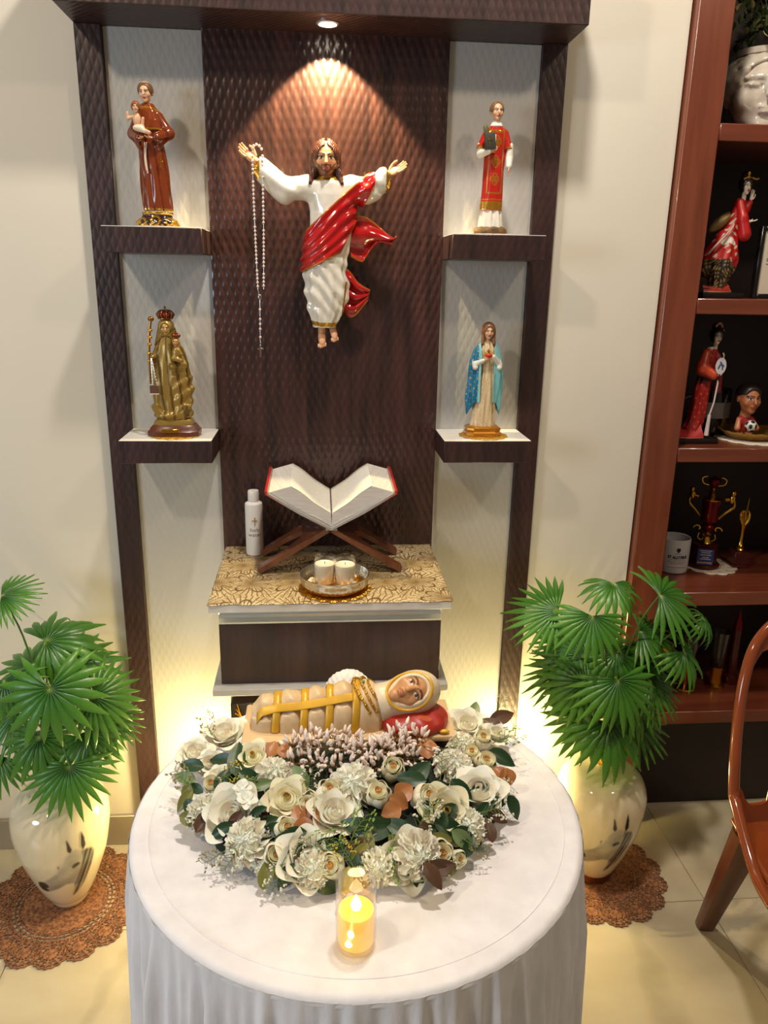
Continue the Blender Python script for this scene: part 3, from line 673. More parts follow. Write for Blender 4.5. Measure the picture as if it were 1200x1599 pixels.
def backplate():
    """solid slotted shell: columns of ribs between top band and bottom band"""
    G = []
    out = [(0.0, 0.0), (-.006, .10), (-.004, .20), (.006, .28), (.030, .345), (.085, .39), (.16, .405), (SW/2, .408)]
    L = catmull([(a, 0, b) for a, b in out], 8); Rr = L[::-1]*np.array([-1, 1, 1])+np.array([SW, 0, 0]); loop = np.concatenate([L, Rr[1:]])
    def sheet(poly_lo, poly_hi, th=.007):                                       # ruled solid between two polylines
        A, B = np.asarray(poly_lo, float), np.asarray(poly_hi, float); P_ = []
        for t in np.linspace(0, 1, 7): P_.append(A*(1-t)+B*t)
        P_ = np.array(P_); f_ = P_+np.array([0, -th/2, 0]); b_ = P_+np.array([0, th/2, 0])
        V1, F1 = grid(f_); V2, F2 = grid(b_); nn = P_.shape[1]; m_ = P_.shape[0]; E = [(i, i+1) for i in range(nn-1)]+[((m_-1)*nn+i+1, (m_-1)*nn+i) for i in range(nn-1)]+[((i+1)*nn, i*nn) for i in range(m_-1)]+[(i*nn+nn-1, (i+1)*nn+nn-1) for i in range(m_-1)]
        return np.concatenate([V1, V2]), [f[::-1] for f in F1]+[tuple(i+len(V1) for i in f) for f in F2]+[(a, b, b+len(V1), a+len(V1)) for a, b in E]
    xs_ = np.linspace(.004, SW-.004, 49)
    topz = np.interp(xs_, loop[:, 0][np.argsort(loop[:, 0])], loop[:, 2][np.argsort(loop[:, 0])]); k = 5; ph = (xs_-.004)/(SW-.008)*k
    sc_top = .285+.05*(1-np.abs(2*(np.minimum(xs_, SW-xs_)/(SW/2))-1)*.2)-.045*np.abs(np.cos(PI*ph))**2; sc_bot = .035+.045*np.abs(np.cos(PI*ph))**6
    G.append(sheet(np.stack([xs_, 0*xs_, np.minimum(sc_top, topz-.02)], 1), np.stack([xs_, 0*xs_, topz-.004], 1)))
    G.append(sheet(np.stack([xs_, 0*xs_, -.01+0*xs_], 1), np.stack([xs_, 0*xs_, sc_bot], 1)))
    for i in range(1, k):
        xc = .004+(SW-.008)*i/k; zz = np.linspace(.04, .31, 14); wd = .010+.010*((zz-.175)/.14)**2
        G.append(sheet(np.stack([xc-wd, 0*zz, zz], 1), np.stack([xc+wd, 0*zz, zz], 1), .009))
        G.append(tube(np.stack([xc-wd, 0*zz-.002, zz], 1), .0045, 8)); G.append(tube(np.stack([xc+wd, 0*zz-.002, zz], 1), .0045, 8))
    V, F = merge(*G); V = lean(V)
    side = [(.012, -SD*.9, SZ-.030), (.004, -SD*.6, SZ-.014), (.0, -.14, SZ-.010)]; arc = lean(loop[3:-3])
    path = np.concatenate([catmull(side+[arc[2]], 8)[:-1], arc[2:-2], catmull([arc[-3]]+[(SW-a, b, c_) for a, b, c_ in side[::-1]], 8)])
    g2 = tube(path, .0105, 12, True); return merge((V, F), g2)
obj('backrest', backplate(), M_CHAIR, ch, angle=60)
def seat():
    nx_, ny_ = 30, 30; P1 = []
    for sgn in (1, -1):
        Q = np.zeros((nx_, ny_, 3))
        for i in range(nx_):
            for j in range(ny_):
                u = i/(nx_-1); v = j/(ny_-1); x = .010+(SW-.020)*u; y = -.004-(SD-.03)*v; e = max(abs(2*u-1)**8, max(0, 2*v-1)**8)
                Q[i, j] = (SW/2+(x-SW/2)*(1-.06*v), y, SZ-.022*math.sin(PI*u)*math.sin(PI*min(1, v+.15))-.03*max(0, 2*v-1)**5+(.004 if sgn > 0 else -.004))
        P1.append(Q)
    a, b = grid(P1[0]); c_, d = grid(P1[1]); rim = np.concatenate([P1[0][0, :], P1[0][1:, -1], P1[0][-1, ::-1][1:]])-np.array([0, 0, .008])
    return merge((a, [f[::-1] for f in b]), (c_, d), tube(rim, .008, 10))
obj('seat', seat(), M_CHAIR, ch, angle=60)
def leg(p0, p1, w0=.028, w1=.018):
    M_ = frame(np.array(p1)-np.array(p0)); R_ = []
    for t in np.linspace(0, 1, 5):
        c_ = np.array(p0)*(1-t)+np.array(p1)*t; w_ = w0*(1-t)+w1*t; q = np.arange(12)*2*PI/12+PI/12
        R_.append(c_+w_*(np.clip(np.cos(q)*1.25, -1, 1)[:, None]*np.array([1, 0, 0])+.85*np.clip(np.sin(q)*1.25, -1, 1)[:, None]*np.array([0, 1, 0])))
    return rings(R_)
for p0, p1 in (((.035, -.02, SZ-.02), (.06, .165, .0)), ((SW-.035, -.02, SZ-.02), (SW-.03, .165, .0)), ((.03, -SD+.06, SZ-.03), (-.005, -SD-.02, 0)), ((SW-.03, -SD+.06, SZ-.03), (SW+.005, -SD-.02, 0))):
    obj('leg', leg(p0, p1), M_CHLEG, ch, angle=60)

# ================================================================ religious statues of the altar
SKIN = s(214, 160, 118); SKIN2 = s(224, 176, 138)
# ---------------------------------------------------------------- robed wall figure with open arms
js = thing('robed_wall_statue', 'bearded wall figure with open arms in white robe and red sash', 'statue', (0, 0, 1.296))
JY = -.052                                                          # depth of the body axis in front of the panel
JP = [(.028, .022, .018, -.009, JY), (.045, .030, .022, -.006, JY), (.065, .037, .026, -.004, JY), (.10, .0455, .031, -.003, JY), (.147, .0420, .033, -.007, JY), (.19, .0440, .034, -.002, JY), (.225, .0425, .030, .006, JY), (.255, .0440, .031, .007, JY), (.285, .0470, .031, .004, JY), (.305, .044, .028, .003, JY), (.318, .028, .022, .001, JY), (.328, .014, .015, .000, JY)]
def jesus_robe(x, y, z, sw=1):
    d = trunk(x, y, z, JP, .0016*sw, 8, .5, ([0, .2, .33], [1, .8, .2]))
    for a, b, c, q in (((-.040, JY, .300), (-.085, JY-.004, .292), (-.132, JY-.010, .332), 1), ((.046, JY, .302), (.080, JY-.004, .296), (.112, JY-.012, .320), 1)):
        d = smin(d, cone(x, y, z, a, b, .023, .022), .012); d = smin(d, cone(x, y, z, b, c, .022, .019), .008)
        d = smin(d, cone(x, y, z, (b[0], b[1], b[2]-.010), (c[0]*.98, c[1]+.004, c[2]-.016), .014, .012), .010)
    d = d+.0010*np.sin(220*z+120*x)*np.clip((np.abs(x)-.05)/.02, 0, 1)
    # swags over the legs
    d = d+sw*.0013*np.sin(190*z+150*x+2.2*np.sin(60*x))*np.clip((.19-z)/.03, 0, 1)*np.clip((z-.04)/.03, 0, 1)
    return d
def jesus_cut(x, y, z):
    d = jesus_robe(x, y, z)
    d = smax(d, -cone(x, y, z, (-.127, JY-.009, .328), (-.152, JY-.012, .346), .0145, .016), .002); d = smax(d, -cone(x, y, z, (.110, JY-.010, .319), (.132, JY-.016, .330), .0145, .016), .002)
    return np.maximum(d, y+.006)
V, F = sculpt(jesus_cut, (-.165, -.105, .02), (.145, -.002, .350), .0017)
x, y, z = V.T; cu = ((np.hypot(x+.135, z-.332) < .022) & (x < -.1335)) | ((np.hypot(x-.116, z-.319) < .026) & (x > .1145))
hem = np.abs(z-.034-.3*(x-.002)**2*10) < .004; nk = (z > .311) & (np.abs(x) < .03)
hem2 = (np.abs((x-.034)-(.10-z)*-.12) < .0018) & (z < .12) & (y < JY)
obj('white_robe', (V, F), P_GLOSS, js, col=paint(V, s(232, 226, 212), (cu | hem | nk | hem2, GOLDP)), angle=180)
def band(x, z): return z-(.2254+.884*(x+.0375)), z-np.maximum(.176+.48*(x-.026), .178+1.9*(x-.026))      # upper edge, lower edge of the sash
def jesus_sash(x, y, z):
    u, l = band(x, z); d = jesus_robe(x, y, z, .25)-.0046+.0014*np.sin(u*300+1.6*np.sin(l*45+x*20))*np.clip(-u*60, 0, 1)
    d = np.maximum(d, np.maximum(u*.75, -l*.6)); return np.maximum(np.maximum(d, y+.008), np.maximum(x-.092, z-.330))
V, F = sculpt(jesus_sash, (-.075, -.11, .06), (.095, -.005, .33), .0015)
u, l = band(V[:, 0], V[:, 2]); ed = (np.abs(u) < .0035) | (np.abs(l) < .0035)
SASH = s(176, 16, 18)
obj('red_sash', (V, F), P_GLOSS, js, col=paint(V, SASH, (ed & (V[:, 1] < -.03), (*s(206, 120, 40), .5))), angle=180)
def drape(name, A, B, par, col, mat, ripple=.006, nr=3, th=.004, nu=40, nv=18, edge=None, ph=0):
    """flying cloth between two space curves, with ripples and thickness"""
    A = catmull(A, 10); B = catmull(B, 10); ia = np.linspace(0, len(A)-1, nu); A = np.stack([np.interp(ia, np.arange(len(A)), A[:, k]) for k in range(3)], 1); ib = np.linspace(0, len(B)-1, nu); B = np.stack([np.interp(ib, np.arange(len(B)), B[:, k]) for k in range(3)], 1)
    t = np.linspace(0, 1, nv)[None, :, None]; P_ = A[:, None]*(1-t)+B[:, None]*t
    P_[..., 1] += ripple*np.sin(np.linspace(0, 1, nv)[None, :]*nr*2*PI+ph+np.linspace(0, 2.5, nu)[:, None])
    g = grid(P_); c = np.zeros((nu, nv, 4)); c[..., :3] = col
    if edge is not None:
        for sl in (np.s_[:, 0], np.s_[:, -1], np.s_[-1, :]): c[sl] = edge
    return obj(name, g, mat, par, col=c.reshape(-1, 4), angle=180, solid=th)
EG = (*s(206, 120, 40), .5)
drape('flying_cloth', [(.040, -.052, .245), (.075, -.062, .246), (.108, -.055, .226), (.132, -.06, .206), (.140, -.055, .212)], [(.046, -.045, .170), (.070, -.04, .160), (.082, -.04, .178), (.100, -.042, .200), (.128, -.048, .195)], js, SASH, P_GLOSS, .007, 1.6, .004, edge=EG)
drape('flying_cloth', [(.030, -.045, .150), (.045, -.040, .140), (.062, -.044, .118), (.086, -.046, .104)], [(.034, -.03, .06), (.045, -.03, .048), (.058, -.035, .054), (.082, -.04, .086)], js, SASH, P_GLOSS, .006, 3, .004, edge=EG, ph=1)
head(js, (-.004, JY-.013, .3485), .068, s(206, 146, 100), beard=s(120, 72, 42), brow=s(56, 32, 20), neck=.55, mat=P_SATIN, tilt=.05, h=.018)
def long_hair(x, y, z):
    d = np.abs(ball(x, y, z, (-.004, JY-.0085, .3520), (.0264, .0320, .0350)))-.0016
    d = smax(d, -ball(x, y, z, (-.004, JY-.052, .3385), (.0205, .032, .0385)), .003)
    for q in (-1, 1):
        d = smin(d, cone(x, y, z, (-.004+q*.0235, JY-.010, .358), (-.004+q*.0255, JY-.016, .324), .0045, .0065), .005); d = smin(d, cone(x, y, z, (-.004+q*.0255, JY-.016, .324), (-.004+q*.031, JY-.024, .306), .0065, .004), .005)
    d = smin(d, cone(x, y, z, (-.004, JY+.012, .36), (-.004, JY+.014, .31), .02, .018), .01)
    return d+.0008*np.sin(1500*np.abs(x+.004)+8*np.sin(z*160))+.0022*np.exp(-((x+.004)/.0018)**2)*(z > .37)
V, F = sculpt(long_hair, (-.045, -.105, .292), (.038, -.002, .396), .0015); obj('hair', (V, F), P_SATIN, js, col=paint(V, s(70, 34, 20), (np.sin(V[:, 2]*500+V[:, 0]*300) > .5, s(86, 44, 26))), angle=180)
hand(js, (-.1405, JY-.012, .343), (-.70, -.25, .50), .047, SKIN, (-.1, -.8, .45), .22, -1, P_SATIN)
hand(js, (.1190, JY-.016, .326), (.78, -.30, .36), .047, SKIN, (.1, -.75, .55), .22, 1, P_SATIN)
def foot(parent, ankle, L, rz=0, mat=P_SATIN, col=SKIN, tilt=.9):
    G = [tube(catmull([(0, .06, .30), (0, .02, .08), (0, -.12, -.1)], 4), np.linspace(.15, .16, 9), 10), ellip((0, -.35, -.14), (.17, .40, .115), 12, 8)]
    for i in range(5): G.append(ellip((-.14+.07*i, -.74+.03*abs(i-1), -.17), (.045 if i else .06, .11, .055), 8, 6))
    V, F = merge(*G); a = tilt; V = tf(V*L, np.array([[1, 0, 0], [0, math.cos(a), -math.sin(a)], [0, math.sin(a), math.cos(a)]])); V = tf(V, rz=rz, loc=ankle)
    return obj('foot', (V, F), mat, parent, col=col, angle=180)
foot(js, (-.014, JY+.002, .026), .050, .05, tilt=1.0); foot(js, (.009, JY+.004, .036), .047, .40, tilt=1.0)
obj('wall_mount', bb(-.02, .02, -.030, -.0022, .20, .26), M_BLK, js)

# ---------------------------------------------------------------- rosary hanging from the open hand
M_PEARL = plain('pearl_bead', s(226, 206, 194), .15, vary=.04, Coat_Weight=.6); M_SILV = plain('silver_chain', s(190, 186, 176), .25, 1)
ro = thing('rosary', 'long white bead rosary with a silver cross hanging from the robed figure hand', 'rosary', (0, 0, 0))
RYY = -.078
left = [aty(*p, RYY) for p in ((394, 238), (396, 300), (399, 370), (403, 452))]; right = [aty(*p, RYY) for p in ((410, 244), (411, 300), (412, 370), (412, 452))]
top_ = [aty(394, 238, RYY), aty(396, 228, RYY-.006), aty(403, 226, RYY-.002), aty(409, 234, RYY), aty(410, 244, RYY)]
bead = mesh('bead', ellip((0, 0, 0), (.0027,)*3, 10, 8), M_PEARL)
def string(path, gap, skip=0):
    P_ = catmull(path, 12); L_ = np.r_[0, np.cumsum(np.linalg.norm(np.diff(P_, axis=0), axis=1))]
    n_ = int(L_[-1]/gap)
    for i in range(n_+1):
        q = [np.interp(i*gap, L_, P_[:, k]) for k in range(3)]
        if i % 11 == 6: continue
        obj('bead', bead, None, ro, loc=q)
    return P_
ca = string(left, .0075); cb_ = string(right, .0075); ct = string(top_, .0065); med = aty(406, 464, RYY); end = aty(407, 540, RYY)
cd = catmull([med, end], 10)
for k in (.25, .45, .55, .65, .82): obj('bead', bead, None, ro, loc=tuple(med*(1-k)+end*k))
obj('chain', merge(tube(ca, .0005, 5), tube(cb_, .0005, 5), tube([ca[-1], med], .0005, 5), tube([cb_[-1], med], .0005, 5), tube(cd, .0005, 5)), M_SILV, ro)
obj('medal', ellip(med, (.004, .0012, .0055), 14, 8), M_SILV, ro)
ce = end+np.array([0, 0, -.009]); obj('cross', merge(bb(ce[0]-.0014, ce[0]+.0014, ce[1]-.001, ce[1]+.001, ce[2]-.014, ce[2]+.010, .0004), bb(ce[0]-.0065, ce[0]+.0065, ce[1]-.001, ce[1]+.001, ce[2]+.0015, ce[2]+.0045, .0004)), M_SILV, ro)

# ---------------------------------------------------------------- friar with the child
ROBE = s(124, 54, 20)
fr = thing('friar_statue', 'brown-robed friar statuette holding a small child on the upper left shelf', 'statue', (-.335, -.062, ZS1+.0022))
def ornate(x, y, z):
    d = trunk(x, y, z, [(0, .041, .026, 0, 0), (.006, .042, .027, 0, 0), (.012, .039, .025, 0, 0), (.017, .030, .021, 0, 0), (.021, .029, .021, 0, 0), (.027, .031, .023, 0, 0)])
    return d+.0008*np.sin(x*260)*np.sin(z*420+1.0)
V, F = sculpt(ornate, (-.047, -.032, -.003), (.047, .032, .030), .0012); x, y, z = V.T; V[:, 2] = np.maximum(V[:, 2], 0)
sc = (np.abs(np.hypot(np.abs(x)-.026, z-.009)-.006) < .0016) | (np.abs(np.hypot(x, z-.011)-.008) < .0014) | (np.abs(x) > .034) | (z > .0225) | ((z < .004) & (np.sin(x*600) > 0))
obj('base', (V, F), P_GLOSS, fr, col=paint(V, s(52, 26, 16), (sc, GOLDP)), angle=180)
FP = [(.029, .0275, .0205, .002, 0), (.06, .0275, .020, .001, 0), (.10, .0265, .019, -.001, 0), (.145, .0235, .0175, -.003, 0), (.165, .0240, .017, -.004, 0), (.185, .0255, .017, -.005, 0), (.203, .0235, .0155, -.006, 0), (.213, .013, .011, -.006, 0), (.219, .0085, .0085, -.006, 0)]
def friar(x, y, z):
    d = trunk(x, y, z, FP, .0013, 8, 1.1, ([.03, .15, .2], [1, .7, 0]))
    for a, b, c in (((-.024, 0, .196), (-.034, -.004, .166), (-.020, -.028, .156)), ((.013, 0, .196), (.031, -.004, .168), (.012, -.026, .158))):
        d = smin(d, cone(x, y, z, a, b, .0095, .0105), .006); d = smin(d, cone(x, y, z, b, c, .011, .0085), .004)
        d = smin(d, cone(x, y, z, b, (c[0]*1.1, c[1]*.6, c[2]-.014), .008, .005), .006)
    return d
V, F = sculpt(friar, (-.052, -.045, .022), (.048, .026, .222), .0014); x, y, z = V.T
obj('robe', (V, F), P_GLOSS, fr, col=paint(V, ROBE, ((z < .0335) & (y < .01), GOLDP), (np.sin(np.arctan2(y, x)*8+1.1+30*z) > .75, s(104, 36, 14))), angle=180)
def cape(x, y, z):
    d = smin(trunk(x, y, z, [(.172, .0295, .0205, -.005, 0), (.19, .0285, .0195, -.005, 0), (.204, .0240, .0165, -.006, 0), (.214, .0145, .0125, -.006, 0), (.219, .0105, .0105, -.006, 0)], .0006, 7), ball(x, y, z, (-.006, .004, .214), (.0135, .0125, .006)), .004)
    return d
V, F = sculpt(cape, (-.042, -.03, .168), (.03, .024, .224), .0012); x, y, z = V.T
obj('shoulder_cape', (V, F), P_GLOSS, fr, col=paint(V, s(134, 58, 22), ((z < .1755) | ((np.abs(z-.2115+.25*(x+.006)**2*60) < .0016) & (y < -.004)), GOLDP)), angle=180)
head(fr, (-.0075, -.005, .2365), .034, SKIN2, brow=s(80, 52, 32), neck=.5, mat=P_SATIN, tilt=.12, rz=-.1, roll=-.06)
def tonsure(x, y, z):
    d = np.abs(ball(x, y, z, (-.0075, -.002, .2415), (.0135, .0160, .0140)))-.0013; d = smax(d, -ball(x, y, z, (-.0075, -.022, .2355), (.0100, .014, .0130)), .0015)
    return np.maximum(d, .2335-z+np.clip(-y-.004, 0, 1)*.2)
V, F = sculpt(tonsure, (-.026, -.024, .226), (.012, .018, .260), .001); obj('hair', (V, F), P_SATIN, fr, col=paint(V, s(112, 80, 50), (V[:, 2] > .2525, s(196, 156, 116))), angle=180)
hand(fr, (.008, -.028, .157), (-.8, -.2, -.05), .020, SKIN2, (0, -.1, .9), .4, -1, P_SATIN); hand(fr, (-.022, -.030, .155), (.5, -.5, -.1), .018, SKIN2, (0, -.2, .9), .4, 1, P_SATIN)
ck = obj('child', sculpt(lambda x, y, z: smin(smin(ball(x, y, z, (-.021, -.030, .186), (.0075, .0065, .0125)), cone(x, y, z, (-.027, -.031, .192), (-.037, -.033, .187), .0032, .0026), .003), cone(x, y, z, (-.037, -.033, .187), (-.037, -.034, .197), .0026, .0024), .002), (-.045, -.043, .168), (-.008, -.018, .205), .001), P_SATIN, fr, col=SKIN2, angle=180, label='small seated child')
V, F = sculpt(lambda x, y, z: smin(smin(ball(x, y, z, (-.019, -.032, .172), (.0105, .008, .006)), cone(x, y, z, (-.016, -.034, .170), (.001, -.037, .164), .0052, .0036), .004), cone(x, y, z, (-.012, -.033, .172), (-.009, -.035, .188), .0035, .0028), .003), (-.034, -.046, .158), (.008, -.02, .194), .001)
obj('loincloth', (V, F), P_SATIN, ck, col=paint(V, s(232, 214, 188), (V[:, 2] > .177, SKIN2), (V[:, 0] > -.006, SKIN2)), angle=180)
head(ck, (-.0215, -.033, .2065), .0185, SKIN2, neck=.35, mat=P_SATIN, rz=.2, h=.03)
V, F = sculpt(lambda x, y, z: np.maximum(np.abs(ball(x, y, z, (-.0215, -.0315, .2085), (.0078, .009, .0085)))-.001, -ball(x, y, z, (-.0215, -.043, .205), (.006, .008, .0075))), (-.032, -.044, .196), (-.011, -.02, .220), .0008); obj('child_hair', (V, F), P_SATIN, ck, col=s(150, 84, 40), angle=180)
obj('cord', merge(tube(catmull([(-.008, -.021, .150), (-.011, -.0225, .125), (-.009, -.023, .095)], 6), .0011, 6), tube(catmull([(-.012, -.020, .150), (-.013, -.022, .12), (-.011, -.0225, .10)], 6), .0011, 6)), plain('cord_white', s(216, 200, 176), .6), fr)
obj('cross', merge(bb(.0155, .0175, -.0235, -.0215, .108, .126, .0004), bb(.012, .021, -.0235, -.0215, .116, .1185, .0004)), M_GOLD, fr)

# ---------------------------------------------------------------- deacon in a red dalmatic
de = thing('deacon_statue', 'clergyman statuette in gold-trimmed red vestment holding a book on the upper right shelf', 'statue', (.330, -.060, ZS1+.0022))
V, F = sculpt(lambda x, y, z: trunk(x, y, z, [(-.001, .031, .021, 0, 0), (.005, .034, .023, 0, 0), (.011, .033, .022, 0, 0), (.0145, .026, .017, 0, 0)])+.0010*np.sin(170*x+1)*np.sin(210*y)*np.sin(z*300), (-.04, -.028, -.003), (.04, .028, .018), .0012); V[:, 2] = np.maximum(V[:, 2], 0)
obj('base', (V, F), P_MATT, de, col=paint(V, s(120, 88, 46), (np.sin(V[:, 0]*240)+np.sin(V[:, 1]*300+2) > .6, s(94, 70, 40))), angle=180)
V, F = sculpt(lambda x, y, z: trunk(x, y, z, [(.012, .0245, .0175, 0, 0), (.03, .0228, .0160, 0, 0), (.044, .0205, .0140, .0, 0), (.06, .017, .011, 0, 0)], .0012, 9, .4), (-.03, -.022, .008), (.03, .022, .074), .0012)
obj('alb', (V, F), P_MATT, de, col=s(228, 222, 208), angle=180)
DP = [(.046, .0235, .0165, -.001, 0), (.08, .0222, .0160, 0, 0), (.12, .0205, .0155, .001, 0), (.150, .0205, .0150, .002, 0), (.175, .0220, .0150, .002, 0), (.192, .0205, .0135, .002, 0), (.2, .014, .011, .002, 0), (.206, .009, .009, .002, 0)]
def dalm(x, y, z):
    d = trunk(x, y, z, DP, .0006, 6, .2)
    for a, b, w in (((.019, 0, .188), (.0285, -.003, .158), 1), ((-.016, 0, .188), (-.029, -.004, .158), 1)): d = smin(d, np.maximum(cone(x, y, z, a, b, .0085, .0092), .160-z), .004)
    return d
V, F = sculpt(dalm, (-.045, -.024, .043), (.045, .022, .210), .0010); x, y, z = V.T; xf = x-.001-.012*(z-.12)
def quat(zc): return np.minimum(np.abs(np.minimum(np.minimum(np.hypot(xf-.0045, z-zc), np.hypot(xf+.0045, z-zc)), np.minimum(np.hypot(xf, z-zc-.0065), np.hypot(xf, z-zc+.0065)))-.0042), 9)
g = (y < -.004) & ((quat(.172) < .0009) | (quat(.136) < .0009) | (quat(.104) < .0009) | (np.abs(np.abs(xf)-.0140) < .0010) & (z > .078) | (np.abs(z-.078) < .0011) & (np.abs(xf) < .014) | (np.abs(z-.066) < .0009) | ((z > .189) & (z < .193) & (np.abs(xf) < .015)))
cr = (y < -.004) & np.any([((np.abs(xf) < .0011) & (np.abs(z-c) < .0062)) | ((np.abs(z-c) < .0011) & (np.abs(xf) < .0055)) for c in (.172, .136, .104)], 0)
bt = (z < .062) & (z > .047) & (np.sin(np.arctan2(y, x)*13)*np.sin(z*420) > -.75); sl = (z < .166) & (np.abs(x) > .0245)
obj('dalmatic', (V, F), P_GLOSS, de, col=paint(V, s(186, 34, 22), (g | cr | bt | sl & (z < .1635), GOLDP)), angle=180)
for q in (-1, 1):
    el = (q*.0295+.001, -.004, .158); wr = (.0285, -.012, .128) if q > 0 else (-.016, -.026, .153)
    obj('sleeve', sculpt(lambda x, y, z: np.minimum(cone(x, y, z, (el[0], el[1], .166), (el[0], el[1], .15 if q < 0 else .145), .0065, .0075), cone(x, y, z, (el[0], el[1], .15 if q < 0 else .145), wr, .0078, .006)), (-.045, -.036, .115), (.045, .012, .176), .0012), P_MATT, de, col=s(230, 224, 210), angle=180)
hand(de, (.0285, -.013, .126), (0, -.15, -1), .020, SKIN2, (-1, 0, 0), .35, 1, P_SATIN); hand(de, (-.014, -.027, .154), (.85, -.1, .25), .019, SKIN2, (0, .9, .2), .4, 1, P_SATIN)
bk = obj('book', tf(box(.021, .007, .029, (0, 0, -.0145), .0006)[0], np.array([[math.cos(.18), 0, math.sin(.18)], [0, 1, 0], [-math.sin(.18), 0, math.cos(.18)]]), loc=(-.0155, -.030, .170)).tolist() and (tf(box(.021, .007, .029, (0, 0, -.0145), .0006)[0], np.array([[math.cos(-.12), 0, math.sin(-.12)], [0, 1, 0], [-math.sin(-.12), 0, math.cos(-.12)]]), loc=(-.0155, -.030, .170)), box(.021, .007, .029, (0, 0, -.0145), .0006)[1]), P_MATT, de, col=s(54, 54, 44), label='dark green book with gold cross')
obj('page_edge', bb(-.0062, -.0046, -.0332, -.0268, .157, .182, .0003), P_MATT, bk, col=s(230, 226, 214))
obj('gold_cross', merge(bb(-.0172, -.0156, -.0345, -.0335, .160, .179, .0002), bb(-.0205, -.0122, -.0345, -.0335, .1715, .1733, .0002)), M_GOLD, bk)
obj('palm_branch', tube(catmull([(-.019, -.027, .176), (-.0235, -.027, .190), (-.026, -.026, .200)], 5), [.003, .0038, .0045, .005, .0052, .0055, .0055, .005, .0045, .003, .001], 10, flat=.45), P_MATT, de, col=s(92, 88, 52))
obj('collar', lathe([(.0105, .198), (.0125, .201), (.0115, .205), (.0085, .2095), (.0075, .211)], 24, True, (.002, 0, 0)), P_MATT, de, col=s(232, 226, 212))
head(de, (.001, -.003, .2265), .033, SKIN2, brow=s(96, 66, 44), neck=.5, mat=P_SATIN, rz=.12)
V, F = sculpt(lambda x, y, z: np.maximum(smax(np.abs(ball(x, y, z, (.001, .0005, .2315), (.0132, .0155, .0138)))-.0011, -ball(x, y, z, (.001, -.020, .2335), (.0095, .0125, .0145)), .001), .2245-z), (-.018, -.022, .218), (.020, .020, .250), .001); obj('hair', (V, F), P_SATIN, de, col=s(124, 92, 62), angle=180)

# ---------------------------------------------------------------- golden crowned lady with child
OG = (*s(158, 128, 62), .35); OG2 = (*s(112, 86, 36), .35)
gl = thing('golden_statue', 'antique gold crowned lady statuette with child on the lower left shelf', 'statue', (-.327, -.060, ZS2+.0026))
gl.scale = (1.17, 1.08, 1.03)
def octo(hw, hd, z0, z1, k=.35):
    q = [(-hw, -hd*(1-k)), (-hw*(1-k), -hd), (hw*(1-k), -hd), (hw, -hd*(1-k)), (hw, hd*(1-k)), (hw*(1-k), hd), (-hw*(1-k), hd), (-hw, hd*(1-k))]
    return np.array([(a, b, z0) for a, b in q]), np.array([(a, b, z1) for a, b in q])
def stack(rows): return rings([octo(a, b, z, z)[0] for a, b, z in rows])
b_ = obj('base', stack([(.045, .031, 0), (.045, .031, .008), (.041, .028, .013), (.040, .027, .016), (.036, .024, .021)]), plain('dark_brown_plinth', s(92, 46, 28), .3), gl, angle=30)
obj('gold_step', stack([(.0345, .0235, .021), (.0345, .0235, .024), (.032, .022, .030), (.028, .019, .033)]), P_GOLD, b_, col=OG, angle=30)
obj('name_plate', bb(-.019, .012, -.0335, -.0285, .0075, .0155, .001), M_GOLD, b_, label='small name plate')
GP = [(.034, .030, .020, 0, 0), (.05, .032, .021, 0, 0), (.09, .034, .022, .001, 0), (.13, .031, .020, 0, 0), (.160, .027, .0185, -.001, 0), (.18, .021, .016, -.003, 0), (.195, .0135, .0125, -.004, 0), (.203, .009, .009, -.004, 0)]
def glady(x, y, z):
    d = trunk(x, y, z, GP, .0016, 9, .3, ([.03, .12, .2], [1.1, .8, .2]))
    d = smin(d, ball(x, y, z, (-.002, -.006, .040), (.032, .020, .010)), .004)
    d = d+.0011*np.sin(260*(z-.7*x))*((x > .005) & (z < .12))
    d = smin(d, cone(x, y, z, (-.018, -.004, .170), (-.030, -.012, .148), .008, .007), .005); d = smin(d, cone(x, y, z, (-.030, -.012, .148), (-.028, -.022, .158), .006, .005), .004)
    d = smin(d, cone(x, y, z, (.014, -.004, .17), (.024, -.010, .142), .009, .008), .005); d = smin(d, cone(x, y, z, (.024, -.010, .142), (.006, -.022, .140), .0075, .005), .004)
    d = np.minimum(d, np.maximum(np.maximum(np.abs(np.hypot(x+.001, z-.066)-.030)-.0055, np.abs(y+.012)-.010), z-.062))     # crescent
    return d
V, F = sculpt(glady, (-.048, -.036, .028), (.048, .026, .208), .0014); x, y, z = V.T
obj('robe', (V, F), P_GOLD, gl, col=paint(V, OG, ((np.sin(np.arctan2(y, x)*9+.3+30*z) > .6), OG2)), angle=180)
head(gl, (-.004, -.008, .2135), .027, (*s(196, 158, 92), .2), brow=s(110, 80, 40), lips=s(170, 110, 60), eye=s(90, 64, 34), neck=.4, mat=P_GOLD, tilt=.08, rz=.1)
V, F = sculpt(lambda x, y, z: np.minimum(smax(np.abs(ball(x, y, z, (-.004, -.004, .2145), (.0130, .0155, .0165)))-.0013, -ball(x, y, z, (-.004, -.024, .212), (.0088, .012, .0125)), .001), np.maximum(np.abs(trunk(x, y, z, [(.175, .022, .016, -.004, .001), (.19, .0185, .0155, -.004, .001), (.212, .014, .014, -.004, 0)]))-.0013, -.014-.4*(z-.2)-y-.02*0+(.0)) ), (-.032, -.026, .178), (.024, .024, .234), .0011)
obj('veil', (V, F), P_GOLD, gl, col=OG, angle=180)
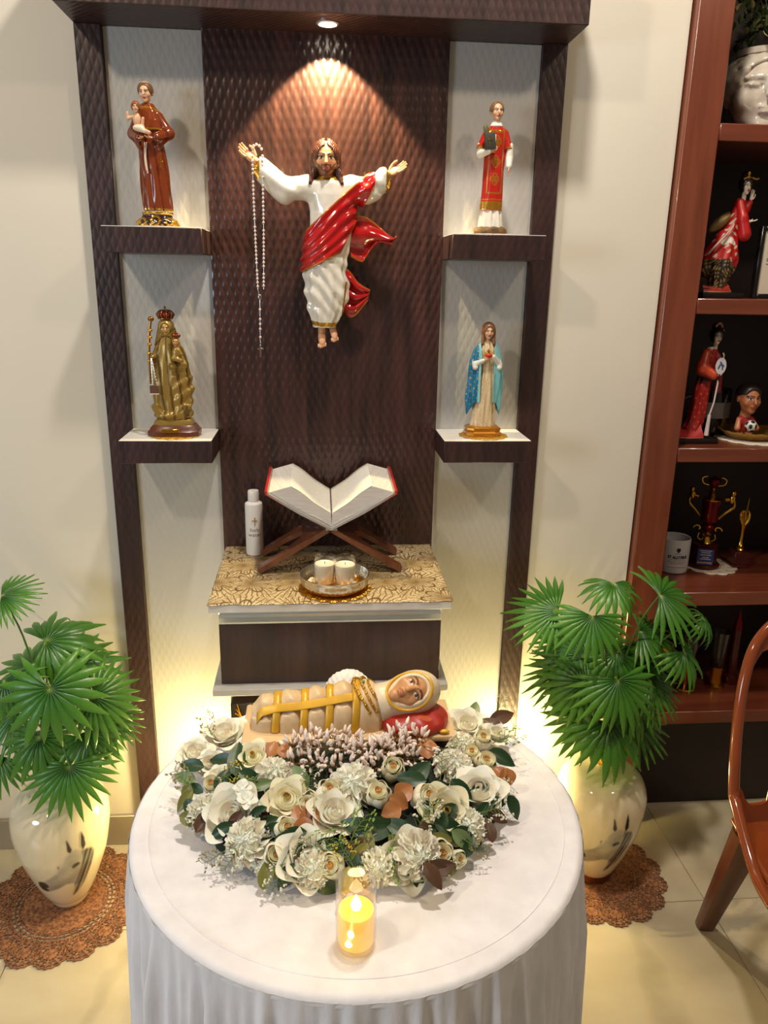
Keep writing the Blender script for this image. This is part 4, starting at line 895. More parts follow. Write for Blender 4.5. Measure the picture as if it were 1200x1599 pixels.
def crown(par, c, r, h_):
    n_ = 10; G = [tube([(c[0]+r*math.cos(q), c[1]+r*math.sin(q), c[2]) for q in np.arange(32)*2*PI/32], r*.13, 6, closed=True)]
    for i in range(n_):
        q = i*2*PI/n_; G.append(tube(catmull([(c[0]+r*math.cos(q), c[1]+r*math.sin(q), c[2]), (c[0]+1.28*r*math.cos(q), c[1]+1.28*r*math.sin(q), c[2]+h_*.45), (c[0]+.8*r*math.cos(q), c[1]+.8*r*math.sin(q), c[2]+h_*.85), (c[0], c[1], c[2]+h_*.9)], 5), r*.085, 6))
        G.append(ellip((c[0]+1.32*r*math.cos(q), c[1]+1.32*r*math.sin(q), c[2]+h_*.45), (r*.13,)*3, 8, 6))
    G.append(merge(bb(c[0]-r*.06, c[0]+r*.06, c[1]-.0008, c[1]+.0008, c[2]+h_*.88, c[2]+h_*1.35, 0), bb(c[0]-r*.2, c[0]+r*.2, c[1]-.0008, c[1]+.0008, c[2]+h_*1.08, c[2]+h_*1.2, 0)))
    o = obj('crown', merge(*G), M_BRONZE, par); obj('crown_lining', ellip((c[0], c[1], c[2]+h_*.36), (r*1.05, r*1.05, h_*.46), 20, 12), M_CRIM, o, label='crimson crown lining'); return o
M_BRONZE = plain('bronze_gold', s(150, 104, 50), .3, .85); M_CRIM = plain('crimson_velvet', s(130, 26, 24), .5)
crown(gl, (-.004, -.004, .2315), .0115, .018)
gc = obj('child', sculpt(lambda x, y, z: smin(smin(ball(x, y, z, (.0145, -.022, .166), (.008, .007, .014)), cone(x, y, z, (.010, -.026, .156), (.022, -.028, .152), .005, .004), .004), cone(x, y, z, (.019, -.025, .172), (.024, -.027, .164), .003, .0026), .003), (-.002, -.04, .142), (.034, -.01, .186), .001), P_GOLD, gl, col=OG, angle=180, label='small gilded child on her arm')
head(gc, (.0145, -.024, .1875), .016, (*s(200, 150, 84), .2), neck=.3, mat=P_GOLD, h=.03); crown(gc, (.0145, -.022, .1965), .0062, .009)
st = obj('sceptre', tube([(-.034, -.020, .105), (-.0335, -.020, .16), (-.031, -.019, .20), (-.027, -.018, .228)], [.0018, .0022, .0024, .0022], 8), M_BRONZE, gl)
for k, q in enumerate((.15, .165, .182, .196, .209)): obj('sceptre_knob', ellip((-.0335+.0065*max(0, (q-.16)/.068), -.0195, q), (.0042, .0042, .0032), 10, 6), M_GOLD, st)
obj('sceptre_head', ellip((-.0265, -.018, .231), (.0055, .004, .005), 10, 8), M_BRONZE, st)
gs = thing('scapular', 'small beaded cord with brown scapular badge hanging from the golden statue hand', 'rosary', (-.327, -.060, ZS2+.0026)); gs.scale = (1.17, 1.08, 1.03)
for p in ([(-.028, -.026, .156), (-.025, -.028, .13), (-.021, -.029, .104)], [(-.029, -.026, .156), (-.029, -.028, .13), (-.028, -.029, .104)]): obj('cord', tube(catmull(p, 6), .0006, 5), M_SILV, gs)
for k in np.linspace(.108, .15, 8):
    for sx in (0, 1): obj('bead', ellip((-.028+.0062*(1-sx)*(1-(k-.104)/.052)*1.1-.001*sx, -.0288, k), (.0015,)*3, 8, 6), M_PEARL, gs)
bd = obj('badge', bb(-.034, -.019, -.0305, -.0290, .086, .103, .0005), P_MATT, gs, col=s(92, 60, 40)); obj('badge_trim', bb(-.0345, -.0185, -.0308, -.0287, .085, .0872, .0003), P_MATT, bd, col=s(214, 190, 180))

# ---------------------------------------------------------------- lady in blue mantle holding a heart
bl = thing('blue_mantle_statue', 'lady statuette with blue mantle and red heart on the lower right shelf', 'statue', (.336, -.062, ZS2+.0026)); bl.scale = (1.12, 1.08, 1.075)
b_ = obj('base', stack([(.034, .026, 0), (.034, .026, .006), (.031, .024, .009), (.033, .025, .012), (.0325, .0245, .0155), (.027, .020, .0185)]), plain('gilt_plinth', s(190, 128, 36), .3, .6), bl, angle=30)
BP = [(.017, .0235, .0165, 0, 0), (.03, .0225, .0155, 0, 0), (.07, .0205, .0145, .001, 0), (.11, .0185, .0135, .001, 0), (.135, .0155, .012, .001, 0), (.15, .0165, .0125, .001, 0), (.168, .017, .012, .001, 0), (.180, .0125, .0095, .001, 0), (.187, .007, .007, .001, 0)]
V, F = sculpt(lambda x, y, z: smin(smin(trunk(x, y, z, BP, .0012, 9, .6), cone(x, y, z, (-.013, 0, .170), (-.022, -.004, .146), .006, .006), .004), cone(x, y, z, (.015, 0, .170), (.023, -.004, .146), .006, .006), .004), (-.034, -.022, .013), (.036, .022, .190), .0012)
rsn = np.random.RandomState(1); sp_ = np.sin(V[:, 0]*1500+3*np.sin(V[:, 2]*700))*np.sin(V[:, 2]*1300+V[:, 1]*900) > .45
obj('dress', (V, F), P_SATIN, bl, col=paint(V, s(222, 200, 162), (sp_, (*s(206, 166, 96), .3))), angle=180)
for q in (-1, 1):
    def mantle(x, y, z, q=q):
        d = np.abs(trunk(x, y, z, [(.040, .0290 if q < 0 else .0262, .0185, .001+q*.002, .002), (.075, .0315 if q < 0 else .029, .019, .001+q*.001, .002), (.12, .0300, .0195, .001, .002), (.150, .0265, .0185, .001, .002), (.170, .0205, .0150, .001, .002), (.182, .0145, .0120, .001, .002)], .0014, 9, q))-.0013
        d = np.maximum(d, .066+(.26*(y+.012)*8 if True else 0)*-.1-z-.9*np.clip(np.abs(x)-.021, 0, 1)*2.2)
        return np.maximum(d, np.maximum(.0125+.0*z-q*(x-.001)+.25*np.clip(y, 0, 1)*-2, -1))
    V, F = sculpt(mantle, (-.038, -.026, .036), (.038, .028, .186), .0011); x, y, z = V.T
    nr = np.hypot(x/1., (y-.002)/.68) ; inner = (q*(x-.001) < .0165) & (y < -.004)
    dots = (np.sin(x*520+1)*np.sin(z*480) > .82) if q < 0 else np.zeros(len(V), bool)
    obj('mantle', (V, F), P_SATIN, bl, col=paint(V, s(22, 110, 146) if q < 0 else s(120, 186, 190), (dots, GOLDP), (inner, s(138, 198, 200))), angle=180)
    wr = (q*.010+.001, -.018, .150 if q < 0 else .158)
    obj('sleeve', sculpt(lambda x, y, z: smin(cone(x, y, z, (q*.022+.001, -.003, .148), (q*.023+.001, -.012, .136), .006, .0055), cone(x, y, z, (q*.023+.001, -.009, .142), wr, .006, .004), .003), (-.034, -.026, .125), (.036, .008, .168), .0011), P_SATIN, bl, col=s(222, 222, 208), angle=180)
    hand(bl, wr, (-q*.8, -.2, .15 if q < 0 else .5), .017, SKIN2, (0, .6, .6) if q < 0 else (0, .9, 0), .35, -q, P_SATIN)
ht = obj('heart', sculpt(lambda x, y, z: smin(smin(ball(x, y, z, (-.0025, -.0205, .1605), (.0038, .003, .0036)), ball(x, y, z, (.0035, -.0205, .1605), (.0038, .003, .0036)), .002), cone(x, y, z, (.0005, -.0205, .159), (.0005, -.0205, .1535), .0042, .0012), .002), (-.009, -.027, .150), (.010, -.015, .168), .0007), P_GLOSS, bl, col=s(200, 34, 22), angle=180)
G = [tube([(.0005+.004*math.cos(q), -.0190, .160+.004*math.sin(q)), (.0005+r_*math.cos(q), -.0185, .160+r_*math.sin(q))], [.0014, .0002], 5) for q, r_ in zip(np.linspace(-.3, PI+.3, 13), [.009, .011]*7)]
obj('flames', merge(*G, tube([(.0005, -.0195, .163), (-.0003, -.0195, .169), (.0006, -.0195, .174)], [.003, .0025, .0003], 8)), M_GOLD, ht)
head(bl, (.0015, -.004, .2045), .0285, SKIN2, brow=s(110, 72, 44), neck=.55, mat=P_SATIN, roll=.04)
def lady_hair(x, y, z):
    d = smax(np.abs(ball(x, y, z, (.0015, -.001, .2075), (.0120, .0140, .0150)))-.0014, -ball(x, y, z, (.0015, -.018, .2025), (.0078, .0105, .0125)), .0015)
    for q in (-1, 1): d = smin(d, cone(x, y, z, (.0015+q*.0098, -.004, .206), (.0015+q*.0105, -.007, .182), .0030, .0036), .003)
    return smin(d, cone(x, y, z, (.0015, .006, .208), (.0015, .008, .18), .009, .009), .004)+.0003*np.sin(x*2600+z*300)
V, F = sculpt(lady_hair, (-.018, -.024, .170), (.022, .022, .228), .0010); obj('hair', (V, F), P_SATIN, bl, col=s(126, 82, 48), angle=180)

# ---------------------------------------------------------------- small lace mats under the statuettes
crochet('lace_mat', 'round gold lace mat under the golden crowned statue', -.325, -.066, .053, ZS2+.0002, M_GOLDD, 14, th=.0022, wdt=.0008)
crochet('lace_mat', 'round gold lace mat under the blue mantled statue', .337, -.068, .053, ZS2+.0002, M_GOLDD, 14, th=.0022, wdt=.0008)
M_WLACE = plain('white_lace_thread', s(222, 208, 190), .7)
crochet('lace_mat', 'white lace mat under the brown-robed friar statuette', -.331, -.066, .050, ZS1+.0002, M_WLACE, 12, th=.0018, wdt=.0008)
crochet('lace_mat', 'white lace mat under the red vested statuette', .334, -.066, .046, ZS1+.0002, M_WLACE, 12, th=.0018, wdt=.0008)

# ================================================================ things on the cabinet
CZ = .8247
M_WALNUT = wood('walnut_stand', s(92, 50, 30), s(124, 72, 44), .4, 9, (4, 4, 1))
rs_ = thing('book_stand', 'folding cross-legged walnut book stand under the open book', 'stand', (.0, -.118, CZ))
XZ = np.array([.0, .088])                                              # crossing point
def stand_board(q):
    """one slotted board from a foot pair on side q up to the trough on the other side"""
    foot_ = np.array([q*.150, .0]); up_ = np.array([-q*.118, .166]); d = up_-foot_; L_ = np.linalg.norm(d); d /= L_; nrm = np.array([-d[1], d[0]])
    yo = .068; out = [(0, -yo), (.020, -yo), (L_*.52, -yo), (L_, -yo), (L_, yo), (L_*.52, yo), (.02, yo), (0, yo), (0, yo-.030), (L_*.22, yo-.030), (L_*.33, yo-.045), (L_*.37, 0), (L_*.33, -yo+.045), (L_*.22, -yo+.030), (0, -yo+.030)]
    V, F = prism(out, .0105, 'xz', -.00525)                            # x along the board, z across, y thickness
    P_ = np.stack([foot_[0]+V[:, 0]*d[0]+V[:, 1]*nrm[0], V[:, 2], foot_[1]+V[:, 0]*d[1]+V[:, 1]*nrm[1]], 1); P_[:, 2] += .006
    P_[:, 2] = np.maximum(P_[:, 2], .0004)
    return P_, F
for q in (-1, 1): obj('board', stand_board(q), M_WALNUT, rs_, smooth=False)
mp_ = NT('book_page'); sp = mp_.n('ShaderNodeSeparateXYZ'); mp_.l(mp_.coord(), sp.inputs[0])
li = mp_.math('SINE', mp_.math('MULTIPLY', sp.outputs[1], 1700)); wd_ = mp_.noise(260, 2, None, (1.2, .35, 1))
ink = mp_.math('MULTIPLY', mp_.math('GREATER_THAN', li, .1), mp_.math('GREATER_THAN', wd_, .48))
mp_.l(mp_.ramp(ink, [(0, s(226, 222, 208)), (1, s(212, 208, 196))]), mp_.b.inputs['Base Color']); mp_.set(Roughness=.6)
me2 = NT('page_block_edge'); sp = me2.n('ShaderNodeSeparateXYZ'); me2.l(me2.coord(), sp.inputs[0])
me2.l(me2.ramp(me2.noise(10, 4, None, (3, .3, 60)), [(.35, s(196, 190, 182)), (.65, s(210, 205, 197))]), me2.b.inputs['Base Color']); me2.set(Roughness=.7)
bo = thing('open_book', 'thick open holy book with red cover edges lying on the walnut stand', 'book', (.003, 0, 0))
def section(q, dz=0):
    lo = [(0, .930), (q*.06, .9635), (q*.127, 1.0045)]; hi = [(q*.085, 1.0165), (q*.062, 1.003), (q*.036, .981), (q*.014, .966), (q*.001, .958)]
    return [np.array(p) for p in catmull([(a, 0, b) for a, b in lo], 6)[:, [0, 2]]]+[np.array(p) for p in catmull([(a, 0, b) for a, b in hi], 6)[:, [0, 2]]]
for q in (-1, 1):
    sec = np.array(section(q)); R_ = []
    for t in np.linspace(0, 1, 9):
        yy = -.190+.160*t; R_.append(np.stack([sec[:, 0], np.full(len(sec), yy), sec[:, 1]+.010*t], 1))
    V, F = rings(R_, True, True)
    if q > 0: F = [f[::-1] for f in F]
    pb = obj('page_block', (V, F), me2.m, bo, angle=30)
    top_i = np.array(catmull([(q*.0835, 0, 1.0172), (q*.062, 0, 1.0038), (q*.036, 0, .9818), (q*.014, 0, .9668), (q*.002, 0, .9592)], 6)); P_ = []
    for t in np.linspace(0, 1, 9): P_.append(np.stack([top_i[:, 0], np.full(len(top_i), -.1895+.159*t), top_i[:, 2]+.010*t+.0006], 1))
    obj('page', grid(np.array(P_)), mp_.m, pb, angle=180, solid=.0004)
    for k in range(4):                                                    # a few loose, curling leaves near the spine
        o_ = np.array([q*(.004+.004*k), 0, .935+.003*k]); P_ = [np.array([o_+np.array([q*.055*t, yy, .030*math.sin(t*1.2)-.003*k*t+.010*(yy+.19)/.16]) for t in np.linspace(.0, .55, 8)]) for yy in (-.1906, -.1890)]
        obj('leaf_edge', grid(np.array(P_)), mp_.m, pb, angle=180, solid=.0006)
    V, F = prism([(0, .9240), (q*.065, .9585), (q*.131, .9995), (q*.1355, 1.0075), (q*.1305, 1.0095), (q*.127, 1.0035), (q*.06, .9625), (0, .9290)], .172, 'xz', -.196); V[:, 2] += .010*(V[:, 1]+.196)/.172
    col = paint(V, s(168, 164, 158), (np.abs(V[:, 0]) > .129, s(176, 40, 26)))
    obj('cover', (V, F), P_SATIN, bo, col=col, smooth=False, label='grey cover with red edge')
    V = [(q*.1325, yy, 1.0035+.010*(yy+.196)/.172) for yy in np.linspace(-.196, -.024, 6)]; obj('cover_edge', tube(V, .0045, 6, flat=.6), plain('red_cover', s(176, 36, 24), .35), bo, label='red cover edge')
obj('spine', bb(-.012, .012, -.194, -.026, .9225, .9295, .001), plain('grey_spine', s(150, 146, 140), .5), bo)

hb = thing('holy_water_bottle', 'white holy water bottle with a gold cross left of the book stand', 'bottle', (-.167, -.055, CZ)); hb.scale = (1.14, 1.14, 1.06)
M_WPL = plain('white_plastic', s(226, 222, 214), .25, vary=.02)
obj('bottle_body', lathe([(.014, 0), (.0165, .0015), (.0172, .006), (.0172, .108), (.0165, .1125), (.013, .1155), (.010, .117)], 40), M_WPL, hb)
obj('cap', lathe([(.0105, .1172), (.0108, .119), (.0108, .137), (.0100, .1395), (.003, .140)], 32), M_WPL, hb)
M_GPR = plain('gold_print', s(190, 150, 90), .4, .4); hbr = math.radians(8)
for txt, z_, sz in (('holy', .058, .0115), ('water', .0475, .0115)): text(txt, sz, M_GREY, hb, (0, 0, z_), (0, 0, hbr), bend=.0174)
V, F = merge(bb(-.0008, .0008, -.0182, -.0176, .068, .086, 0), bb(-.0055, .0055, -.0182, -.0174, .0785, .0800, 0)); obj('gold_cross', tf(V, rz=hbr).tolist() and (tf(V, rz=hbr), F), M_GPR, hb, label='printed gold cross')

crochet('lace_mat', 'round gold lace mat under the silver bowl on the cabinet', .008, -.268, .073, CZ+.0002, plain('bright_gold_lace', s(196, 140, 40), .3, .8, vary=.25, scale=250), 18, th=.0024, wdt=.0010)
bw = thing('metal_bowl', 'shallow silver and gold bowl holding two white candles on the cabinet', 'bowl', (.008, -.268, CZ+.0027), sc=1.09)
mb = NT('silver_gold_bowl'); sp = mb.n('ShaderNodeSeparateXYZ'); mb.l(mb.coord(), sp.inputs[0])
rr2 = mb.n('ShaderNodeMapRange'); rr2.inputs[1].default_value = .006; rr2.inputs[2].default_value = .014; mb.l(sp.outputs[2], rr2.inputs[0])
mb.l(mb.ramp(rr2.outputs[0], [(0, s(226, 164, 50)), (1, s(206, 200, 186))]), mb.b.inputs['Base Color']); mb.set(Metallic=.95, Roughness=.24)
n = 96; a = np.arange(n)*2*PI/n; R = []
for r, z, fl_ in ((.040, 0, 0), (.050, .0008, 0), (.058, .006, .4), (.0615, .013, 1), (.0625, .020, 1), (.0625, .0255, .2), (.0640, .0270, 0), (.0640, .0290, 0), (.0615, .0290, 0), (.0605, .026, .3), (.0595, .016, 1), (.055, .006, .4), (.045, .0035, 0), (.002, .003, 0)):
    rr_ = r+.0013*fl_*np.cos(40*a); R.append(np.stack([rr_*np.cos(a), rr_*np.sin(a), np.full(n, z)], 1))
obj('bowl_body', rings(R), mb.m, bw, angle=60)
for k in range(24):
    r_ = random.Random(k); q = r_.uniform(0, 6.28); d = r_.uniform(.036, .050); nm = obj('white_bloom', ellip((d*math.cos(q), d*math.sin(q), .0075+r_.uniform(0, .004)), (.006, .006, .004), 8, 6), plain('bloom', s(232, 220, 196), .6) if k == 0 else nmat, bw); nmat = nm.data.materials[0]
for x, y in ((-.019, -.262+.268-.004), (.019, -.004)):
    t = thing('jar_candle', 'white candle in a small clear glass in the silver bowl, %s of the pair' % ('left' if x < 0 else 'right'), 'candle', (.008+x*1.06, -.268+y-.002, CZ+.0068), sc=1.32, group='candles in the silver bowl')
    obj('glass', lathe([(.010, 0), (.0135, .001), (.0150, .006), (.0178, .046), (.0172, .0465), (.0142, .008), (.002, .006)], 32), M_GLASS, t)
    obj('wax', lathe([(.0125, .0062), (.0138, .010), (.0158, .034), (.0150, .0365), (.004, .0358), (.001, .0355)], 28), plain('white_wax', s(236, 224, 198), .5), t)
    obj('wick', tube([(0, 0, .0355), (.0006, 0, .041)], .0005, 5), M_BLK, t)

# box with gilt ornament and crocheted cover seen behind the lying statue
gb = thing('gilt_box', 'dark box with gold leaf ornament standing behind the table under the cabinet', 'box', (-.155, -.10, 0))
obj('box_body', bb(-.070, .060, -.05, .05, 0, .500, .003), plain('black_lacquer', s(44, 30, 16), .3), gb)
G = []
for zc in (.47, .42, .36, .30):
    for q in (-1, 1):
        for k in range(4): G.append(tube(catmull([(-.040, -.0515, zc-.02), (-.040+q*.010, -.0515, zc-.008+.006*k), (-.040+q*(.024-.003*k), -.0515, zc-.006+.012*k)], 5), np.linspace(.0036, .0010, 11), 6))
obj('ornament', merge(*G), M_GOLD, gb, label='gold leaf scroll')
wc = thing('crochet_cover', 'white crocheted cloth bundle behind the lying swaddled statue', 'cloth', (.03, -.440, .6515))
V, F = sculpt(lambda x, y, z: ball(x, y, z, (0, 0, .02), (.05, .034, .062))+.0012*np.sin(x*480)*np.sin(z*480), (-.055, -.04, -.004), (.055, .04, .115), .002); V[:, 2] = np.maximum(V[:, 2], 0)
obj('crochet_body', (V, F), plain('white_crochet', s(224, 218, 212), .8, bump=.4), wc, angle=180)

# ================================================================ lying swaddled statue on its tray
ly = thing('swaddled_statue', 'lying swaddled saint statue with yellow bands and head on a red cushion', 'statue', (0, 0, 0))
TRX0, TRX1, TRF, TRB, TRZ = -.152, .203, -.612, -.492, .700
obj('plinth', bb(TRX0+.004, TRX1-.004, TRF+.004, TRB-.004, .6535, TRZ-.0105, .001), plain('dark_brown_plinth2', s(58, 34, 26), .4), ly)
M_TRAY = plain('cream_plaster', s(218, 186, 142), .35, vary=.06); obj('tray', box(TRX1-TRX0, TRB-TRF, .0100, ((TRX0+TRX1)/2, (TRF+TRB)/2, TRZ-.0102), .003, 2), M_TRAY, ly)
BYC = -.548; BX = np.array([-.138, -.120, -.095, -.06, -.02, .02, .05, .075, .092]); BR = np.array([.026, .038, .042, .043, .045, .048, .049, .042, .026]); BH_ = np.array([.030, .048, .053, .055, .061, .068, .072, .062, .042])
BANDS = (-.098, -.052, -.010, .034)
def wrapb(x, y, z):
    ry = np.interp(x, BX, BR).astype(np.float32); rz_ = np.interp(x, BX, BH_).astype(np.float32); q = np.sqrt(((y-BYC)/ry)**2+((z-TRZ)/rz_)**2)
    d = (q-1)*np.minimum(ry, rz_); bul = 0
    for b in BANDS: bul = bul+.0065*np.exp(-((x-b)/.009)**2)
    d = d+bul+.0050*np.exp(-((y-BYC+.026)/.007)**2)*((z > TRZ+.02) & (x < .034))+.0009*np.sin(x*260+60*(z+y))
    return np.maximum(np.maximum(d, np.maximum(BX[0]-x, x-BX[-1])), TRZ-.002-z)*.8
V, F = sculpt(wrapb, (-.148, -.606, TRZ-.004), (.100, -.490, TRZ+.084), .0018)
obj('swaddled_body', (V, F), P_SATIN, ly, col=paint(V, s(218, 188, 146)), angle=180)
for b in BANDS:
    ry, rz_ = np.interp(b, BX, BR)-.0030, np.interp(b, BX, BH_)-.0030; q = np.linspace(.02, PI-.02, 40); R_ = []
    for dx, off in ((-.006, 0), (-.0052, .0016), (0, .0022), (.0052, .0016), (.006, 0)): R_.append(np.stack([np.full(40, b+dx+.004*np.sin(q)), BYC-(ry+off)*np.cos(q), TRZ+(rz_+off)*np.sin(q)], 1))
    obj('yellow_band', grid(np.array(R_)), plain('yellow_band', s(214, 164, 44), .35, .1) if b == BANDS[0] else ybm, ly, angle=180, solid=.0015); ybm = ly.children[-1].data.materials[0]
P_ = []
for xx in np.linspace(-.128, .032, 40): P_.append([(xx, BYC-.026+dy, TRZ+(float(np.interp(xx, BX, BH_))-.0022)*math.sqrt(1-((dy-.026)/float(np.interp(xx, BX, BR)))**2)) for dy in (-.005, -.0042, 0, .0042, .005)])
obj('long_band', grid(np.array(P_)), ybm, ly, angle=180, solid=.002, label='yellow lengthwise band')
V, F = sculpt(lambda x, y, z: smax(ball(x, y, z, (.135, -.566, TRZ+.008), (.060, .052, .024)), TRZ-.002-z, .002)+.0012*np.sin(x*150+y*90), (.07, -.622, TRZ-.004), (.198, -.51, TRZ+.036), .002)
cu_ = obj('cushion', (V, F), P_SATIN, ly, col=paint(V, s(178, 44, 32), (np.hypot((V[:, 0]-.15)/.012, (V[:, 1]+.596)/.006) < 1, s(206, 96, 60))), angle=180, label='red cushion')
for x_, y_ in ((.183, -.604),): obj('tassel', ellip((x_, y_, TRZ+.004), (.009, .005, .004), 12, 8), ybm, cu_, label='gold tassel')
# head: local frame z=crown, -y=face
zc = np.array([.93, .12, .22]); zc /= np.linalg.norm(zc); yf = -np.array([-.10, -.72, .62]); yf = yf-zc*(yf@zc); yf /= np.linalg.norm(yf); xc = np.cross(yf, zc)
HM = Matrix([[xc[i], yf[i], zc[i], (.132, -.558, .752)[i]] for i in range(3)]+[[0, 0, 0, 1]])
hd = head(ly, (0, 0, 0), .084, s(196, 140, 92), brow=s(96, 56, 34), lips=s(176, 112, 76), eye=s(70, 44, 30), neck=.45, mat=P_SATIN, h=.016, nose=.97); hd.matrix_local = HM
V, F = sculpt(lambda x, y, z: smax(smin(ball(x, y, z, (0, .006, .004), (.0375, .042, .0470)), cone(x, y, z, (0, .008, -.02), (0, .010, -.05), .030, .034), .012), -ball(x, y, z, (0, -.058, -.006), (.0315, .048, .0405)), .003), (-.046, -.055, -.062), (.046, .056, .058), .0016)
hood = obj('hood', (V, F), P_SATIN, ly, col=s(222, 202, 172), angle=180, label='cream hood'); hood.matrix_local = HM
q = np.arange(48)*2*PI/48; ring_ = np.stack([.0305*np.cos(q), -.0255+.008*np.cos(q)**2-.003*np.sin(q), -.005+.0385*np.sin(q)], 1)
rim = obj('hood_trim', tube(ring_, .0026, 8, closed=True), ybm, hood, label='gold hood trim')
for k, (rx_, w_, xo) in enumerate(((.034, .0026, .040), (.031, .0022, .052), (.027, .0020, .064))):
    pts = []
    for t in np.linspace(.10*PI, .86*PI, 26):
        yy = BYC-rx_*1.25*math.cos(t); xx = xo+.030-.036*math.sin(t); hz = float(np.interp(xx, BX, BH_)); hy = float(np.interp(xx, BX, BR)); pts.append((xx, yy, TRZ+hz*math.sqrt(max(.05, 1-min(.95, ((yy-BYC)/hy)**2)))+.0012))
    o_ = obj('necklace', tube(pts, w_, 6), M_GOLDD, ly, label='gold necklace')
    me_b = mesh('necklace_bead', ellip((0, 0, 0), (w_*1.25,)*3, 8, 6), M_GOLD)
    for p in pts[::2]: obj('necklace_bead', me_b, None, o_, loc=p)
obj('green_gem', ellip((.050, BYC-.004, TRZ+.0725), (.003, .003, .002), 10, 6), plain('green_gem', s(60, 150, 110), .15), ly)

# ================================================================ flower arrangement round the lying statue
fa = thing('flower_arrangement', 'low oval arrangement of cream roses, carnations and greenery in front of the lying statue', 'flowers', (0, 0, 0))
MC = np.array([.022, -.712, .655]); MA = np.array([.248, .178, .060])
def on_mound(px, py):
    d = _ray(px, py); o = CAM_LOC-MC; a = ((d/MA)**2).sum(); b = 2*(o*d/MA**2).sum(); c = ((o/MA)**2).sum()-1; D = b*b-4*a*c
    p = None
    if D > 0:
        t = (-b-math.sqrt(D))/(2*a); p = CAM_LOC+d*t
        if p[2] < MC[2]: p = None
    if p is None: return atz(px, py, .680), np.array([0, -.25, 1.])
    n = (p-MC)/MA**2; n /= np.linalg.norm(n); n = n*.6+np.array([0, -.35, .55]); return p, n/np.linalg.norm(n)
V, F = sculpt(lambda x, y, z: np.maximum(ball(x, y, z, MC, MA*np.array([.93, .93, .86]))+.004*np.sin(x*130)*np.sin(y*140), .6535-z), (-.25, -.90, .649), (.31, -.52, .715), .005)
keepbox = (V[:, 1] > -.616) & (V[:, 0] > -.158) & (V[:, 0] < .21); V[keepbox, 1] = -.616
obj('foliage_base', (V, F), plain('gap_shade_green', s(26, 40, 22), .8, vary=.4, scale=80, bump=.5), fa, angle=180)  # fill mound, painted dark green to give shade in gaps between the blooms
def petal_geo(w=1., cup=.55, curl=.25, n=7, m=8, frill=0, seed=0):
    """petal of unit length standing at the origin along +z, cupped towards +y (inside)"""
    P_ = np.zeros((n, m, 3)); r_ = random.Random(seed); ph = r_.uniform(0, 6)
    for i in range(n):
        u = -1+2*i/(n-1)
        for j in range(m):
            v = j/(m-1); hw = w*.5*(math.sin(PI*min(.98, .12+v*.72))**.8); x = u*hw; z = v*(1-.16*u*u)
            y = cup*.5*(u*u*hw*1.4)+(-curl*max(0, v-.55)**2*2.2)+.28*math.sin(v*PI*.55)*-cup*.5
            if frill: y += frill*math.sin(u*9+ph)*v**2; z += frill*.5*math.cos(u*11+ph)*v**2
            P_[i, j] = (x, y, z)
    return grid(P_)
def petal_mat(name, a, b):
    m = NT(name); m.l(m.ramp(m.noise(35, 3), [(.3, a), (.7, b)]), m.b.inputs['Base Color']); m.set(Roughness=.65); m.b.inputs['Subsurface Weight'].default_value = .35; m.b.inputs['Subsurface Scale'].default_value = .012; return m.m
M_PW = petal_mat('white_petal', s(242, 235, 216), s(249, 244, 230)); M_PC = petal_mat('cream_petal', s(238, 226, 188), s(246, 238, 212)); M_PY = petal_mat('yellow_heart', s(214, 176, 92), s(230, 198, 120))
def place(o, p, nrm, r, spin): 
    M_ = frame(nrm, (0, 1, .2)); c_, s_ = math.cos(spin), math.sin(spin); M_ = M_@np.array([[c_, -s_, 0], [s_, c_, 0], [0, 0, 1]])
    o.matrix_local = Matrix([[M_[i, 0]*r, M_[i, 1]*r, M_[i, 2]*r, p[i]] for i in range(3)]+[[0, 0, 0, 1]])
PETALS = {k: mesh('petal', petal_geo(1.25, .75, .35, seed=i), m) for i, (k, m) in enumerate((('w', M_PW), ('c', M_PC)))}
FRILL = mesh('petal', petal_geo(1.1, .4, .5, 11, 8, .07, 3), M_PW)
def spiral_core(turns, r0, r1, h_, n=90):
    P_ = []
    for i in range(n):
        t = i/(n-1); a = t*turns*2*PI; r = r0+(r1-r0)*t; P_.append([((r*(.75+.25*v))*math.cos(a), (r*(.75+.25*v))*math.sin(a), h_*(.15+.85*v)*(1.0-.12*t)+.02*math.sin(a*3)) for v in np.linspace(0, 1, 5)])
    return grid(np.array(P_))
CORE = {'w': mesh('rose', merge(spiral_core(3.2, .06, .52, .82), ellip((0, 0, .25), (.45, .45, .3), 12, 8)), M_PW, angle=180), 'c': mesh('peony', merge(spiral_core(4.5, .05, .62, .72), ellip((0, 0, .25), (.55, .55, .35), 12, 8)), M_PC, angle=180)}
HEART = mesh('flower_heart', merge(*[petal_geo(.5, .5, .1, 5, 5)]), M_PY)
def petals_round(par, me, rows, rr):
    for n_, tilt, rad, ln, wd in rows:
        off = rr.uniform(0, 6)
        for i in range(n_):
            a = off+i*2*PI/n_+rr.uniform(-.12, .12); t = tilt+rr.uniform(-.1, .1); o = obj('petal', me, None, par)
            d = np.array([math.cos(a), math.sin(a), 0]); zax = d*math.sin(t)+np.array([0, 0, math.cos(t)]); yax = -d*math.cos(t)+np.array([0, 0, math.sin(t)]); xax = np.cross(yax, zax); l_ = ln*rr.uniform(.92, 1.08)
            o.matrix_local = Matrix([[xax[k]*l_*wd, yax[k]*l_, zax[k]*l_, (d*rad)[k]] for k in range(3)]+[[0, 0, 0, 1]])
